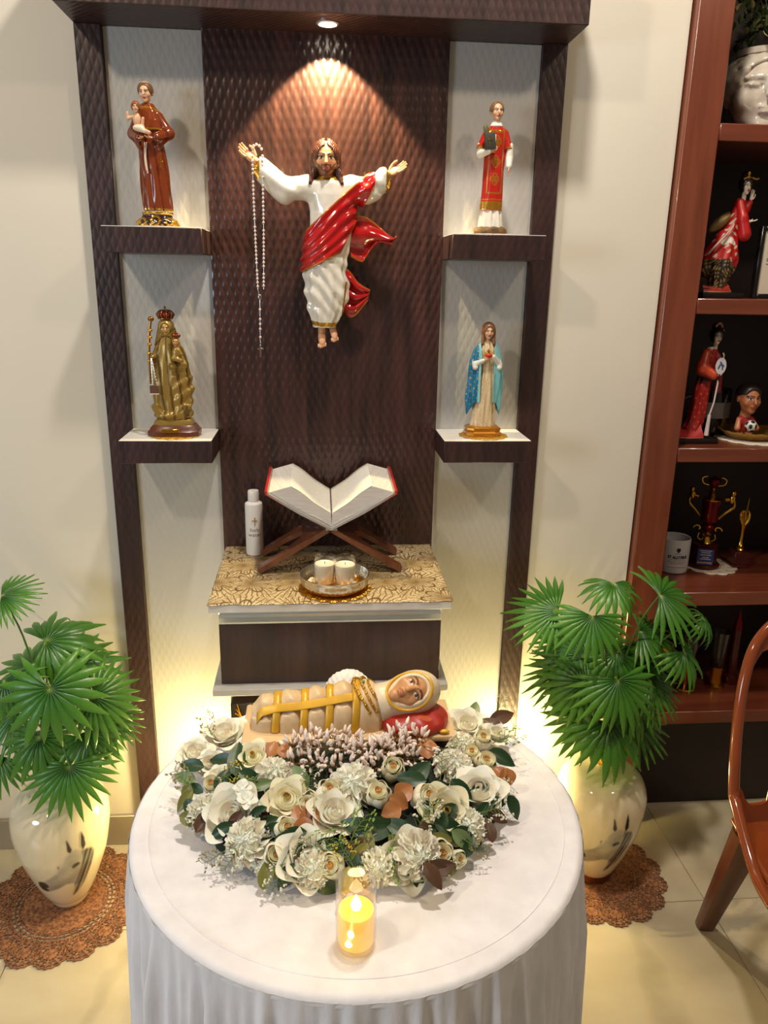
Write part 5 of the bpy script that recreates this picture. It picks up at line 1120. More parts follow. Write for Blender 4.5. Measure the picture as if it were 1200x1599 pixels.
def rose(px, py, rpx, kind='w', heart=False, tiltv=None):
    p, n_ = on_mound(px, py); r = rpx/930*1.22; rr = random.Random(px*7+py); n_ = n_+np.array([rr.uniform(-.25, .25), rr.uniform(-.3, .1), 0]); n_ /= np.linalg.norm(n_)
    o = obj('rose' if kind == 'w' else 'peony', CORE[kind], None, fa); place(o, p-n_*r*.15, n_, r, rr.uniform(0, 6))
    petals_round(o, PETALS[kind], [(5, .38, .22, .95, .95), (6, .80, .30, .98, 1.05)], rr)
    if heart:
        for i in range(7):
            h_ = obj('flower_heart', HEART, None, o); a = i*.9; h_.matrix_local = Matrix.Translation((.16*math.cos(a), .16*math.sin(a), .42))@Matrix.Rotation(a+1.57, 4, 'Z')@Matrix.Rotation(-.2, 4, 'X')@Matrix.Scale(.5, 4)
def carn_geo(seed):
    rr = random.Random(seed); G = [ellip((0, 0, .28), (.55, .55, .42), 14, 8)]; n_ = 72; a = np.arange(n_)*2*PI/n_
    for k, (tilt, ln, w_) in enumerate(((1.45, .98, 9), (1.12, .98, 9), (.84, .95, 8), (.60, .92, 7), (.40, .88, 6), (.22, .84, 5), (.08, .80, 3))):
        ph = rr.uniform(0, 6); R_ = []
        for v in np.linspace(.12, 1, 8):
            t = tilt+(.22*np.sin(w_*a+ph)+.12*np.sin((2*w_+1)*a+ph*2))*v**1.5*(.6+.4*tilt); l_ = ln*v*(1+.05*np.sin(w_*3*a+ph)*v**3)
            R_.append(np.stack([l_*np.sin(t)*np.cos(a), l_*np.sin(t)*np.sin(a), l_*np.cos(t)*.85+.02], 1))
        G.append(rings(R_, True, False))
    return merge(*G)
CARN = [mesh('carnation', carn_geo(k), M_PW, angle=180) for k in range(3)]
def carnation(px, py, rpx):
    p, n_ = on_mound(px, py); rr = random.Random(px+py*3); o = obj('carnation', CARN[(px+py) % 3], None, fa); n_ = n_+np.array([rr.uniform(-.35, .35), rr.uniform(-.35, .1), 0]); place(o, p-n_*.002, n_/np.linalg.norm(n_), rpx/930*1.12, rr.uniform(0, 6))
BUD = mesh('peony_bud', merge(ellip((0, 0, -.05), (.72, .72, .72), 18, 12), tf(spiral_core(3.0, .16, .70, .55)[0], loc=(0, 0, .30)).tolist() and (tf(spiral_core(3.0, .16, .70, .55)[0], loc=(0, 0, .28)), spiral_core(3.0, .16, .70, .55)[1])), M_PC, angle=180)
V, F = petal_geo(1.35, 1.0, -.5, 9, 9); V = V*np.array([1, 1, 1.42]); BPET = mesh('bud_petal', (V, F), M_PC, angle=180)
BHEART = mesh('bud_heart', merge(spiral_core(2.2, .03, .26, .20, 40), ellip((0, 0, .02), (.24, .24, .1), 10, 6)), plain('bud_heart', s(206, 158, 84), .6))
def bud(px, py, rpx):
    p, n_ = on_mound(px, py); rr = random.Random(px*3+py); r = rpx/930*1.2; n_ = n_+np.array([rr.uniform(-.3, .4), rr.uniform(-.5, -.1), rr.uniform(-.1, .2)]); n_ /= np.linalg.norm(n_)
    o = obj('peony_bud', BUD, None, fa); place(o, p+n_*r*.5, n_, r, rr.uniform(0, 6)); h_ = obj('bud_heart', BHEART, None, o); h_.location = (0, 0, .60)
    petals_round(o, BPET, [(5, -.02, .80, .92, 1.05)], rr)
    for k in o.children:
        if k.name.startswith('petal'): k.location.z = -.62
def leaf_geo(w=.5, fold=.18, bend=.25, n=9):
    P_ = np.zeros((5, n, 3))
    for j in range(n):
        v = j/(n-1); hw = w*.5*math.sin(PI*v**.8)**.8
        for i, u in enumerate((-1, -.5, 0, .5, 1)): P_[i, j] = (u*hw, v, abs(u)*fold*hw*2-bend*v*v+.012*math.sin(v*20)*abs(u))
    return grid(P_)
def leaf_mat(name, a, b, rough=.4): m = NT(name); m.l(m.ramp(m.noise(50, 3), [(.3, a), (.7, b)]), m.b.inputs['Base Color']); m.set(Roughness=rough); return m.m
LM = {'dark': leaf_mat('dark_leaf', s(24, 50, 26), s(44, 76, 38)), 'olive': leaf_mat('olive_leaf', s(96, 98, 44), s(134, 132, 66)), 'copper': leaf_mat('copper_leaf', s(150, 92, 48), s(182, 120, 66)), 'brown': leaf_mat('brown_leaf', s(70, 46, 32), s(98, 68, 46)), 'sage': leaf_mat('sage_leaf', s(92, 116, 74), s(126, 146, 96))}
LEAF = {k: mesh('leaf', leaf_geo(.92 if k == 'copper' else .5), LM[k], angle=180) for k in LM}
def leaf(px, py, Lpx, kind, deg):
    p, n_ = on_mound(px, py); L_ = Lpx/930; d = CAM_R*math.cos(math.radians(deg))+CAM_U*math.sin(math.radians(deg)); n2 = n_*.55-CAM_F*.45; n2 /= np.linalg.norm(n2); y = d-n2*(d@n2); y /= np.linalg.norm(y); x = np.cross(y, n2)
    o = obj('leaf', LEAF[kind], None, fa); p = p+n_*.016-y*L_*.5; o.matrix_local = Matrix([[x[i]*L_, y[i]*L_, n2[i]*L_, p[i]] for i in range(3)]+[[0, 0, 0, 1]])
def sprig_geo(seed, berry=True):
    rr = random.Random(seed); S = []; B = []
    S.append(tube(catmull([(0, 0, 0), (.02, .3, .08), (-.02, .62, .10), (.02, .95, .04)], 5), np.linspace(.018, .008, 16), 5))
    for i in range(13):
        v = .2+.75*i/12; sd = -1 if i % 2 else 1; e = np.array([sd*rr.uniform(.14, .30), v+rr.uniform(.05, .18), .1+rr.uniform(-.06, .14)]); S.append(tube([(0, v, .09), e], [.010, .006], 4))
        for k in range(3): B.append(ellip(e+np.array([rr.uniform(-.06, .06), rr.uniform(-.05, .07), rr.uniform(-.04, .05)]), (.034, .030, .034) if berry else (.022, .05, .012), 6, 5))
    return merge(*S), merge(*B)
M_SG = plain('sprig_green', s(98, 120, 56), .5); M_SB = {'w': plain('tiny_white_bloom', s(224, 220, 198), .6), 'g': plain('tiny_green_leaf', s(120, 150, 66), .5), 'y': plain('tiny_yellow_bloom', s(206, 178, 50), .6), 'o': plain('tiny_olive_leaf', s(140, 126, 66), .5)}
SPR = {}
for i, k in enumerate('wgyo'): a_, b_ = sprig_geo(i, k in 'wy'); SPR[k] = (mesh('sprig', a_, M_SG), mesh('sprig_bloom', b_, M_SB[k]))
def sprig(px, py, Lpx, kind, deg):
    p, n_ = on_mound(px, py); L_ = Lpx/930; d = CAM_R*math.cos(math.radians(deg))+CAM_U*math.sin(math.radians(deg)); n2 = n_*.6-CAM_F*.4; n2 /= np.linalg.norm(n2); y = d-n2*(d@n2); y /= np.linalg.norm(y); x = np.cross(y, n2)
    o = obj('sprig', SPR[kind][0], None, fa); b = obj('sprig_bloom', SPR[kind][1], None, o); p = p+n_*.018-y*L_*.5; o.matrix_local = Matrix([[x[i]*L_, y[i]*L_, n2[i]*L_, p[i]] for i in range(3)]+[[0, 0, 0, 1]])
G = []
for j in range(6):
    for i in range(8):
        a = i*2*PI/8+j*.4; rr_ = .9*math.sin(PI*(.18+.13*j)); V, F = leaf_geo(.7, .3, -.3, 5); V = V*.55; t = .4+.12*j; V = V@np.array([[1, 0, 0], [0, math.cos(t), -math.sin(t)], [0, math.sin(t), math.cos(t)]]).T; V = tf(V, rz=a-PI/2); G.append((V+np.array([rr_*.5*math.cos(a), rr_*.5*math.sin(a), -.6+.24*j]), F))
CONE_ = mesh('pine_cone', merge(ellip((0, 0, 0), (.55, .55, .8), 12, 8), *G), plain('pine_cone_brown', s(62, 38, 30), .6, vary=.3), angle=180)
def cone_(px, py, rpx):
    p, n_ = on_mound(px, py); o = obj('pine_cone', CONE_, None, fa); place(o, p+n_*.006, n_, rpx/930, px)
# the blooms, where the photograph shows them
for a in ((520, 1275, 27), (478, 1347, 31), (353, 1153, 27), (306, 1182, 22), (330, 1196, 18), (367, 1276, 31), (748, 1244, 30), (729, 1138, 26), (633, 1350, 27), (340, 1215, 15), (775, 1150, 18)): rose(*a)
for a in ((691, 1273, 29, True), (450, 1254, 26, True), (398, 1188, 22, True)): rose(a[0], a[1], a[2], 'c', a[3])
for a in ((390, 1325, 29), (322, 1275, 25), (428, 1213, 27), (553, 1232, 33), (708, 1200, 28), (649, 1376, 28), (729, 1294, 24), (490, 1386, 22), (590, 1374, 22), (720, 1165, 22), (420, 1350, 18)): carnation(*a)
for a in ((444, 1297, 15), (486, 1262, 16), (512, 1239, 15), (591, 1246, 16), (660, 1250, 18), (612, 1206, 16), (685, 1336, 17), (522, 1355, 16), (756, 1197, 16), (335, 1228, 14), (711, 1341, 11), (752, 1158, 14), (430, 1334, 14), (735, 1183, 13)): bud(*a)
for a in ((416, 1285, 13), (421, 1309, 12), (360, 1316, 11), (670, 1320, 11)): cone_(*a)
for a in ((427, 1180, 26, 'copper', 80), (446, 1182, 24, 'copper', 95), (470, 1282, 30, 'copper', 120), (486, 1284, 28, 'copper', 60), (476, 1302, 28, 'copper', -85), (665, 1178, 34, 'copper', 90), (630, 1246, 30, 'copper', 40), (622, 1262, 28, 'copper', -30), (610, 1276, 28, 'copper', 200), (785, 1224, 28, 'copper', -100), (775, 1216, 22, 'copper', 120),
          (373, 1194, 54, 'dark', 95), (350, 1198, 44, 'dark', 170), (300, 1206, 40, 'dark', 170), (652, 1218, 54, 'dark', 50), (640, 1226, 44, 'dark', 170), (719, 1250, 50, 'dark', -60), (783, 1194, 46, 'dark', -30), (588, 1302, 60, 'dark', 10), (560, 1300, 50, 'dark', 160), (740, 1120, 40, 'sage', 75), (470, 1222, 40, 'sage', 120), (783, 1130, 50, 'brown', 30), (768, 1140, 36, 'brown', 140), (772, 1282, 34, 'brown', -30), (686, 1368, 44, 'brown', 20), (676, 1380, 36, 'brown', -60),
          (572, 1330, 44, 'olive', 80), (560, 1345, 40, 'olive', -120), (598, 1350, 46, 'olive', -20), (585, 1362, 40, 'olive', -70), (290, 1262, 34, 'olive', -120), (300, 1250, 34, 'olive', -80), (505, 1330, 40, 'dark', 200), (455, 1315, 44, 'dark', -160), (350, 1305, 36, 'dark', -150), (700, 1300, 46, 'dark', -20), (720, 1318, 40, 'sage', -40), (660, 1335, 40, 'dark', -110), (540, 1390, 36, 'olive', -100), (450, 1380, 40, 'dark', -120), (470, 1365, 34, 'sage', 200), (620, 1300, 44, 'dark', 150), (395, 1225, 40, 'dark', -30), (412, 1235, 34, 'sage', 20), (290, 1225, 36, 'sage', 160), (770, 1262, 36, 'dark', 10)): leaf(*a)
for a in ((328, 1150, 44, 'o', 110), (290, 1232, 46, 'o', 130), (372, 1340, 46, 'w', -120), (440, 1372, 44, 'w', -110), (657, 1290, 54, 'w', 60), (687, 1205, 46, 'w', 80), (617, 1338, 54, 'g', -80), (553, 1312, 56, 'g', 60), (790, 1166, 46, 'g', 20), (484, 1232, 40, 'w', 80), (365, 1222, 44, 'y', 20), (380, 1240, 40, 'g', 0), (500, 1325, 44, 'g', 20), (760, 1275, 46, 'w', 10), (775, 1240, 36, 'w', 0), (705, 1180, 36, 'w', 60), (470, 1340, 30, 'w', 100), (345, 1340, 36, 'o', -150), (735, 1325, 36, 'o', -30), (780, 1110, 30, 'w', 70), (572, 1362, 34, 'w', -80), (540, 1340, 36, 'y', 120), (690, 1345, 36, 'w', -60)): sprig(*a)
for k in range(60):                                                        # small filler leaves low down between the blooms
    rr = random.Random(900+k); a = rr.uniform(PI, 2*PI) if k % 3 else rr.uniform(0, 2*PI); q = rr.uniform(.5, 1.02); px_, py_ = 545+250*q*math.cos(a)*.98, 1268-122*q*math.sin(a)
    if py_ < 1185: continue
    leaf(px_, py_, rr.uniform(26, 40), rr.choice(['dark', 'dark', 'dark', 'olive', 'brown']), rr.uniform(0, 360))
# two small four-petalled blossoms
for px_, py_ in ((384, 1250), (392, 1268)):
    p, n_ = on_mound(px_, py_); o = obj('blossom', mesh('blossom', ellip((0, 0, 0), (.25, .25, .12), 8, 6), M_PW), None, fa); place(o, p+n_*.03, n_, .012, px_)
    petals_round(o, PETALS['w'], [(4, 1.2, .1, 1.1, 1.0)], random.Random(px_))

for o in fa.children:                                                       # nothing dips below the cloth
    lo = min((o.matrix_basis@Vector(c)).z for c in o.bound_box)
    for k in o.children: lo = min([lo]+[(o.matrix_basis@k.matrix_basis@Vector(c)).z for c in k.bound_box])
    if lo < .6535: m_ = o.matrix_basis.copy(); m_.translation.z += .6535-lo; o.matrix_basis = m_
# ---------------------------------------------------------------- jasmine garland laid over the tray edge
ga = thing('bud_garland', 'garland of pinkish white flower buds draped over the front of the tray', 'garland', (0, 0, 0))
prof = [(.0035, 0), (.0040, .14), (.0045, .45), (.055, .50), (.085, .62), (.075, .80), (.035, .95), (.003, 1.0)]
V, F = lathe(prof, 7); C_ = paint(V, s(244, 228, 218), (V[:, 2] < .47, s(150, 108, 56)), ((V[:, 2] > .47) & (V[:, 2] < .56), s(222, 180, 160))); V[:, 0] *= 1.25; V[:, 1] *= 1.25
V[V[:, 2] < .47, :2] *= 4.5
BUDM = mesh('garland_bud', (V, F), painted('bud_petal', .6), C_, angle=180)
def gpt(px, py): return np.array(atz(px, py, .722))
strands = [([(452, 1172), (476, 1158), (508, 1152), (540, 1158), (566, 1168), (592, 1172), (612, 1160), (628, 1146), (644, 1152), (664, 1166)], 0.0), ([(448, 1192), (480, 1186), (520, 1192), (560, 1198), (600, 1192), (632, 1180), (660, 1182)], -.006), ([(470, 1176), (520, 1176), (570, 1186), (610, 1180), (640, 1166)], .008)]
rr = random.Random(5)
for path, dz in strands:
    P_ = catmull([gpt(*p) for p in path], 14); T_ = np.gradient(P_, axis=0); T_ /= np.linalg.norm(T_, axis=1)[:, None]; P_[:, 2] += dz
    obj('thread', tube(P_, .0012, 6), plain('garland_thread', s(150, 110, 60), .7), ga); L_ = np.r_[0, np.cumsum(np.linalg.norm(np.diff(P_, axis=0), axis=1))]
    n_ = int(L_[-1]/.0022)
    for i in range(n_):
        q = L_[-1]*i/n_; c_ = np.array([np.interp(q, L_, P_[:, k]) for k in range(3)]); t_ = np.array([np.interp(q, L_, T_[:, k]) for k in range(3)])
        M_ = frame(t_); a = i*2.399+rr.uniform(-.3, .3); d = M_[:, 0]*math.cos(a)+M_[:, 1]*math.sin(a)+t_*rr.uniform(-.25, .35)
        if d[2] < -.1: d[2] *= -1
        if d[1] > .3 and rr.random() < .5: d[1] *= -1
        d /= np.linalg.norm(d); B_ = frame(d); l_ = rr.uniform(.024, .031); o = obj('garland_bud', BUDM, None, ga)
        o.matrix_local = Matrix([[B_[k, 0]*l_, B_[k, 1]*l_, B_[k, 2]*l_, c_[k]] for k in range(3)]+[[0, 0, 0, 1]])

# ================================================================ things in the bookcase
S1, S2, S3, S4, S5 = [z+.0006 for z in SHZ]
P_CER = painted('white_glaze', .12, Coat_Weight=.5); WG = s(214, 202, 186)
# ---- planter shaped like a face
pl = thing('face_planter', 'white ceramic planter shaped like a sleeping face on the top bookcase shelf', 'planter', (.985, .150, S1+.0865)); pl.scale = (1.38, 1.15, 1)
ph_ = head(pl, (0, 0, 0), .178, WG, WG, WG, s(150, 140, 128), neck=0, mat=P_CER, rz=-.28, name='face', h=.022, closed=True)
V, F = sculpt(lambda x, y, z: smax(np.abs(ball(x, y, z, (0, .008, .022), (.068, .080, .066)))-.004, -ball(x, y, z, (-.026, -.092, -.012), (.056, .066, .080)), .004)+.0022*np.sin(x*190)*np.sin(y*190)*np.sin(z*190), (-.085, -.10, -.06), (.085, .10, .0800), .004)
obj('curled_hair', (V, F), P_CER, pl, col=WG, angle=180)
obj('rim', lathe([(.040, .070), (.052, .074), (.052, .086), (.046, .087), (.044, .076)], 32), P_CER, pl, col=WG)
pp = thing('leafy_plant', 'bushy small-leaved plant with pale tips growing from the face planter', 'plant', (.985, .150, S1+.1746))
r_ = random.Random(4); G = [tube([(0, 0, -.006), (0, 0, .10)], .004, 6)]; GT = []
for i in range(34):
    a = r_.uniform(0, 6.28); R_ = r_.uniform(.05, .155); e = np.array([R_*math.cos(a), R_*math.sin(a)*.8, r_.uniform(.0, .19)]); b = np.array([0, 0, .02]); c_ = (e+b)/2+np.array([0, 0, .04]); pth = catmull([b, c_, e], 5); G.append(tube(pth, .0014, 4))
    for p in pth[4:]:
        for k in range(3):
            V, F = leaf_geo(.55, .2, .3, 5); l_ = r_.uniform(.014, .024); q = frame(np.array([r_.uniform(-1, 1), r_.uniform(-1, 1), r_.uniform(-.2, 1)])); V = tf(V*l_, q, loc=p); (GT if (r_.random() < .22) else G).append((V, F))
obj('foliage', merge(*G), leaf_mat('planter_leaf', s(44, 62, 32), s(78, 92, 48)), pp, angle=180, kind='stuff'); obj('pale_tips', merge(*GT), leaf_mat('planter_pale', s(150, 142, 88), s(186, 176, 120)), pp, angle=180, kind='stuff')

# ---- dancing doll, upper
def doll_hair(par, c, r, bun=1):
    V, F = sculpt(lambda x, y, z: smin(smax(np.abs(ball(x, y, z, (c[0], c[1]+.002, c[2]+.003), (r*1.08, r*1.2, r*1.15)))-r*.14, -ball(x, y, z, (c[0]-r*.10, c[1]-r*1.3, c[2]-r*.45), (r*.78, r*.9, r*1.10)), .002), ball(x, y, z, (c[0]-r*.15, c[1]+r*.3, c[2]+r*1.35), (r*.75, r*.7, r*.62)), .004), (c[0]-2*r, c[1]-2*r, c[2]-1.6*r), (c[0]+2*r, c[1]+2*r, c[2]+2.4*r), r/11)
    return obj('hair', (V, F), P_GLOSS, par, col=s(24, 18, 18), angle=180)
KR = s(176, 22, 22); PALE = s(226, 206, 186); M_BLKW = plain('black_lacquer_base', s(22, 18, 18), .25)
d1 = thing('kimono_doll', 'dancing doll in swirling red and black kimono beside the framed card', 'doll', (.902, .085, S2), group='kimono dolls in the bookcase'); d1.scale = (.78, .85, 1)
obj('base', box(.125, .085, .012, (0, 0, 0), .002), M_BLKW, d1)
def kim1(x, y, z):
    d = trunk(x, y, z, [(.013, .022, .022, -.004, 0), (.03, .022, .024, -.002, 0), (.062, .040, .032, .002, 0), (.085, .046, .034, .004, 0), (.115, .036, .028, .010, 0), (.145, .022, .019, .020, 0), (.165, .017, .015, .028, 0), (.19, .019, .015, .034, 0), (.208, .017, .013, .036, 0), (.216, .008, .008, .038, 0)], .0022, 7, .5, ([.01, .1, .16], [1.2, 1, .1]))
    d = smin(d, cone(x, y, z, (-.002, .004, .125), (-.042, .012, .070), .022, .024), .012)
    return d
V, F = sculpt(kim1, (-.075, -.045, .010), (.06, .045, .220), .0017); x, y, z = V.T
pat = (np.sin(x*210+2*np.sin(z*90))*np.sin(z*190+y*160) > .62); low = (z < .088-.55*(x-.0)) & (z < .085) | (z < .045); crane = (np.hypot((x-.006)/.020, (z-.128+.5*np.abs(x-.006))/.0075) < 1) & (y < 0)
obj('kimono', (V, F), P_SATIN, d1, col=paint(V, KR, (pat & ~low, s(206, 176, 150)), (low, s(36, 28, 22)), (low & (np.sin(x*390+4*np.sin(z*120))*np.sin(z*420+y*260+3*np.sin(x*150)) > .2), (*s(150, 124, 72), .2)), (crane, s(222, 210, 196)), (z > .2125, PALE)), angle=180)
for q, a, b, c_ in ((-1, (.030, -.012, .205), (.036, -.026, .172), (.046, -.030, .140)), (1, (.040, .008, .205), (.056, .004, .195), (.066, -.002, .208))):
    V, F = sculpt(lambda x, y, z: smin(cone(x, y, z, a, b, .011, .014), cone(x, y, z, b, c_, .014, .017 if q < 0 else .007), .006), (-.0, -.055, .11), (.085, .03, .225), .0016); obj('sleeve', (V, F), P_SATIN, d1, col=KR, angle=180)
hand(d1, (.056, -.028, .166), (.95, -.1, .12), .024, PALE, (0, 0, 1), .15, 1, P_SATIN); hand(d1, (.066, -.003, .212), (.05, -.1, 1), .026, PALE, (.6, .6, 0), .15, 1, P_SATIN)
ob = obj('obi_sash', tf(ellip((0, 0, 0), (.042, .014, .014), 20, 12)[0], np.array([[.86, 0, -.5], [0, 1, 0], [.5, 0, .86]]), loc=(-.006, .012, .166)).tolist() and (tf(ellip((0, 0, 0), (.042, .014, .014), 20, 12)[0], np.array([[.86, 0, -.5], [0, 1, 0], [.5, 0, .86]]), loc=(-.006, .012, .166)), ellip((0, 0, 0), (1, 1, 1), 20, 12)[1]), P_SATIN, d1, col=(*s(132, 108, 66), .3), angle=180, label='gold brocade bow')
drape('sash_tail', [(.014, -.026, .160), (-.020, -.030, .130), (-.052, -.026, .100)], [(.010, -.028, .154), (-.022, -.032, .122), (-.054, -.028, .094)], d1, s(190, 170, 150), P_SATIN, .001, 1, .002)
head(d1, (.045, -.004, .240), .034, PALE, lips=s(170, 50, 46), brow=s(90, 70, 60), neck=.6, mat=P_SATIN, rz=.12); doll_hair(d1, (.045, -.003, .243), .0155)
obj('hair_comb', merge(tube(catmull([(.030, -.014, .255), (.042, -.018, .259), (.056, -.012, .256)], 5), .0020, 6), tube(catmull([(.058, -.008, .259), (.070, -.008, .256), (.080, -.006, .258)], 5), [.002]*10+[.0006], 6), ellip((.044, -.014, .266), (.004, .003, .006), 8, 6)), M_GOLDD, d1)
drape('kimono_train', [(-.055, -.030, .0125), (-.01, -.036, .0125), (.03, -.03, .0125)], [(-.052, -.012, .028), (-.01, -.016, .024), (.025, -.012, .032)], d1, s(150, 40, 30), P_SATIN, .001, 2, .002, edge=(*s(206, 170, 110), .3))
foot(d1, (.022, -.012, .022), .018, .6, P_SATIN, s(224, 214, 200), .1)
# ---- framed card
fr_ = thing('framed_card', 'black framed white card with printed words standing beside the dancing doll', 'picture', (1.056, .095, S2))
for nm, g in (('frame_side', bb(-.062, -.052, -.008, .008, 0, .160, .0015)), ('frame_side', bb(.052, .062, -.008, .008, 0, .160, .0015)), ('frame_bar', bb(-.0519, .0519, -.008, .008, 0, .010, .0015)), ('frame_bar', bb(-.0519, .0519, -.008, .008, .150, .160, .0015))): obj(nm, g, M_BLKW, fr_)
obj('card', bb(-.0518, .0518, -.003, .003, .0102, .1498, 0), plain('card_white', s(206, 194, 174), .6, vary=.02), fr_)
for t_, z_ in (('LO', .106), ('SE', .082)): text(t_, .022, M_GREY, fr_, (-.040, -.0035, z_), (0, 0, 0), align='LEFT')
# ---- standing doll with fan
d2 = thing('kimono_doll', 'standing doll in long red kimono holding a painted fan above the trophies', 'doll', (.891, .088, S3), group='kimono dolls in the bookcase'); d2.scale = (.82, .9, 1)
obj('base', box(.130, .085, .012, (-.004, 0, 0), .002), M_BLKW, d2)
def kim2(x, y, z):
    return trunk(x, y, z, [(.0125, .040, .030, -.016, 0), (.022, .030, .026, -.008, 0), (.05, .0255, .022, .004, 0), (.09, .0235, .020, .010, 0), (.13, .0225, .019, .013, 0), (.165, .0195, .016, .018, 0), (.185, .0210, .016, .021, 0), (.205, .0225, .016, .024, 0), (.220, .017, .013, .026, 0), (.228, .008, .008, .028, 0)], .0014, 7, 2.)
V, F = sculpt(kim2, (-.062, -.04, .010), (.05, .04, .232), .0016); x, y, z = V.T
obj('kimono', (V, F), P_SATIN, d2, col=paint(V, s(160, 30, 24), (np.sin(x*330+1)*np.sin(z*280) > .78, s(196, 90, 70)), ((z < .16) & (z > .148), s(60, 26, 22)), (z > .223, PALE)), angle=180)
V, F = sculpt(lambda x, y, z: smin(cone(x, y, z, (.008, -.006, .210), (-.004, -.016, .178), .012, .017), cone(x, y, z, (-.004, -.016, .178), (.024, -.032, .164), .016, .012), .008), (-.03, -.055, .14), (.045, .015, .226), .0016); obj('sleeve', (V, F), P_SATIN, d2, col=s(190, 66, 36), angle=180, label='orange red sleeve')
V, F = sculpt(lambda x, y, z: smin(cone(x, y, z, (.040, 0, .210), (.056, -.010, .190), .010, .010), cone(x, y, z, (.056, -.008, .188), (.058, -.006, .128), .008, .011, .7), .006), (.02, -.03, .11), (.08, .02, .226), .0016); obj('sleeve', (V, F), P_SATIN, d2, col=s(120, 26, 28), angle=180)
hand(d2, (.028, -.036, .164), (.9, -.3, 0), .020, PALE, (0, 0, 1), .5, 1, P_SATIN); hand(d2, (.057, -.014, .196), (.0, -.2, 1), .022, PALE, (-.6, .6, 0), .4, 1, P_SATIN)
Vf, Ff = lathe([(.0165, -.0008), (.0165, .0008)], 28); Vf = np.stack([Vf[:, 0]*.95, Vf[:, 2], Vf[:, 1]*1.18], 1); Vf = Vf+np.array([.036, -.043, .186])
fno = obj('fan', (Vf, Ff), plain('fan_paper', s(196, 190, 196), .6, vary=.03), d2, smooth=False, label='white paper fan')
obj('fan_print', merge(tube(catmull([(.028, -.0445, .180), (.034, -.0445, .190), (.044, -.0445, .186)], 5), .0022, 6, flat=.3), tube(catmull([(.032, -.0445, .196), (.038, -.0445, .190), (.041, -.0445, .178)], 5), .0018, 6, flat=.3)), plain('fan_ink', s(70, 76, 110), .6), fno)
obj('fan_handle', tube([(.036, -.043, .168), (.036, -.043, .150)], .0016, 6), M_BLKW, fno)
tz = obj('tassel', merge(tube([(.036, -.040, .152), (.033, -.038, .10), (.026, -.036, .07)], .0024, 6), tube([(.026, -.036, .07), (.025, -.035, .02)], [.0045, .0065], 8)), plain('tassel_white', s(206, 186, 178), .7), d2, label='pale tassel')
drape('kimono_train', [(-.062, -.034, .0128), (-.02, -.040, .0128), (.018, -.036, .0128)], [(-.046, -.010, .030), (-.014, -.018, .030), (.012, -.016, .05)], d2, s(176, 34, 34), P_SATIN, .001, 1, .002, edge=(*s(214, 140, 120), 0))
head(d2, (.034, -.006, .2505), .034, s(214, 190, 160), lips=s(170, 60, 50), brow=s(90, 70, 60), neck=.6, mat=P_SATIN, rz=-.05); doll_hair(d2, (.034, -.004, .253), .0155)
obj('hair_ribbon', merge(tube(catmull([(.022, -.012, .275), (.032, -.016, .283), (.044, -.010, .274)], 5), .0030, 6), ellip((.030, -.014, .266), (.003, .003, .004), 8, 6), ellip((.047, -.012, .266), (.003, .003, .004), 8, 6)), plain('hair_ribbon', s(170, 110, 100), .6), d2)
# ---- glass mug behind it
gm = thing('glass_mug', 'large clear glass mug with a printed band behind the standing kimono doll', 'mug', (.985, .190, S3))
M_SMOKE = thin_glass('smoky_glass', (.55, .55, .58))
obj('mug_body', lathe([(.040, 0), (.043, .003), (.045, .115), (.0425, .116), (.041, .008), (.001, .007)], 40), M_SMOKE, gm)
obj('mug_handle', tube(catmull([(-.043, 0, .095), (-.078, 0, .090), (-.085, 0, .055), (-.070, 0, .022), (-.042, 0, .020)], 6), .006, 10), M_SMOKE, gm)
a = np.linspace(-.9, .9, 24); obj('printed_band', rings([np.stack([.0456*np.sin(a), -.0456*np.cos(a), np.full(24, z)], 1) for z in (.045, .085)], False, False), plain('grey_band', s(120, 116, 118), .5), gm)
# ---- footballer figure in a gold dish on lace
lm = crochet('lace_mat', 'cream lace mat under the gilded dish next to the standing doll', 1.058, .108, .088, S3, M_WLACE, 14, th=.0022, wdt=.0010)
gd = thing('gilded_dish', 'oval gilded dish with wavy rim on the cream lace mat', 'dish', (1.058, .112, S3+.0026))
n = 72; a = np.arange(n)*2*PI/n; R = [np.stack([(r+.0012*np.cos(18*a)*f)*np.cos(a)*1.15, (r+.0012*np.cos(18*a)*f)*np.sin(a), np.full(n, z)+.0012*f*np.cos(18*a)], 1) for r, z, f in ((.040, 0, 0), (.052, .004, 0), (.068, .018, 1), (.071, .021, 1), (.0695, .022, 1), (.050, .008, 0), (.002, .006, 0))]
obj('dish_body', rings(R), plain('antique_gilt', s(190, 146, 66), .28, .8, vary=.4, scale=300, bump=.4), gd)
fb = thing('footballer_figure', 'big-headed toy footballer in red holding a ball in the gilded dish', 'figurine', (1.033, .108, S3+.0090), sc=1.22)
V, F = sculpt(lambda x, y, z: smin(smin(smin(ball(x, y, z, (0, 0, .026), (.015, .012, .020)), cone(x, y, z, (-.012, -.002, .034), (-.020, -.012, .018), .0065, .006), .004), cone(x, y, z, (.012, -.002, .034), (.020, -.012, .018), .0065, .006), .004), smin(cone(x, y, z, (-.007, 0, .014), (-.010, -.006, .004), .007, .0055), cone(x, y, z, (.007, 0, .014), (.010, -.006, .004), .007, .0055), .002), .003), (-.032, -.024, -.002), (.032, .018, .052), .0014); V[:, 2] = np.maximum(V[:, 2], 0)
obj('body', (V, F), P_SATIN, fb, col=paint(V, s(150, 34, 30), (V[:, 2] < .008, s(210, 190, 180)), (np.abs(V[:, 0]) > .0165, s(186, 116, 80))), angle=180)
head(fb, (0, -.004, .076), .058, s(178, 108, 66), brow=s(40, 26, 20), lips=s(150, 80, 60), neck=.3, mat=P_SATIN, rz=.0, tilt=.0)
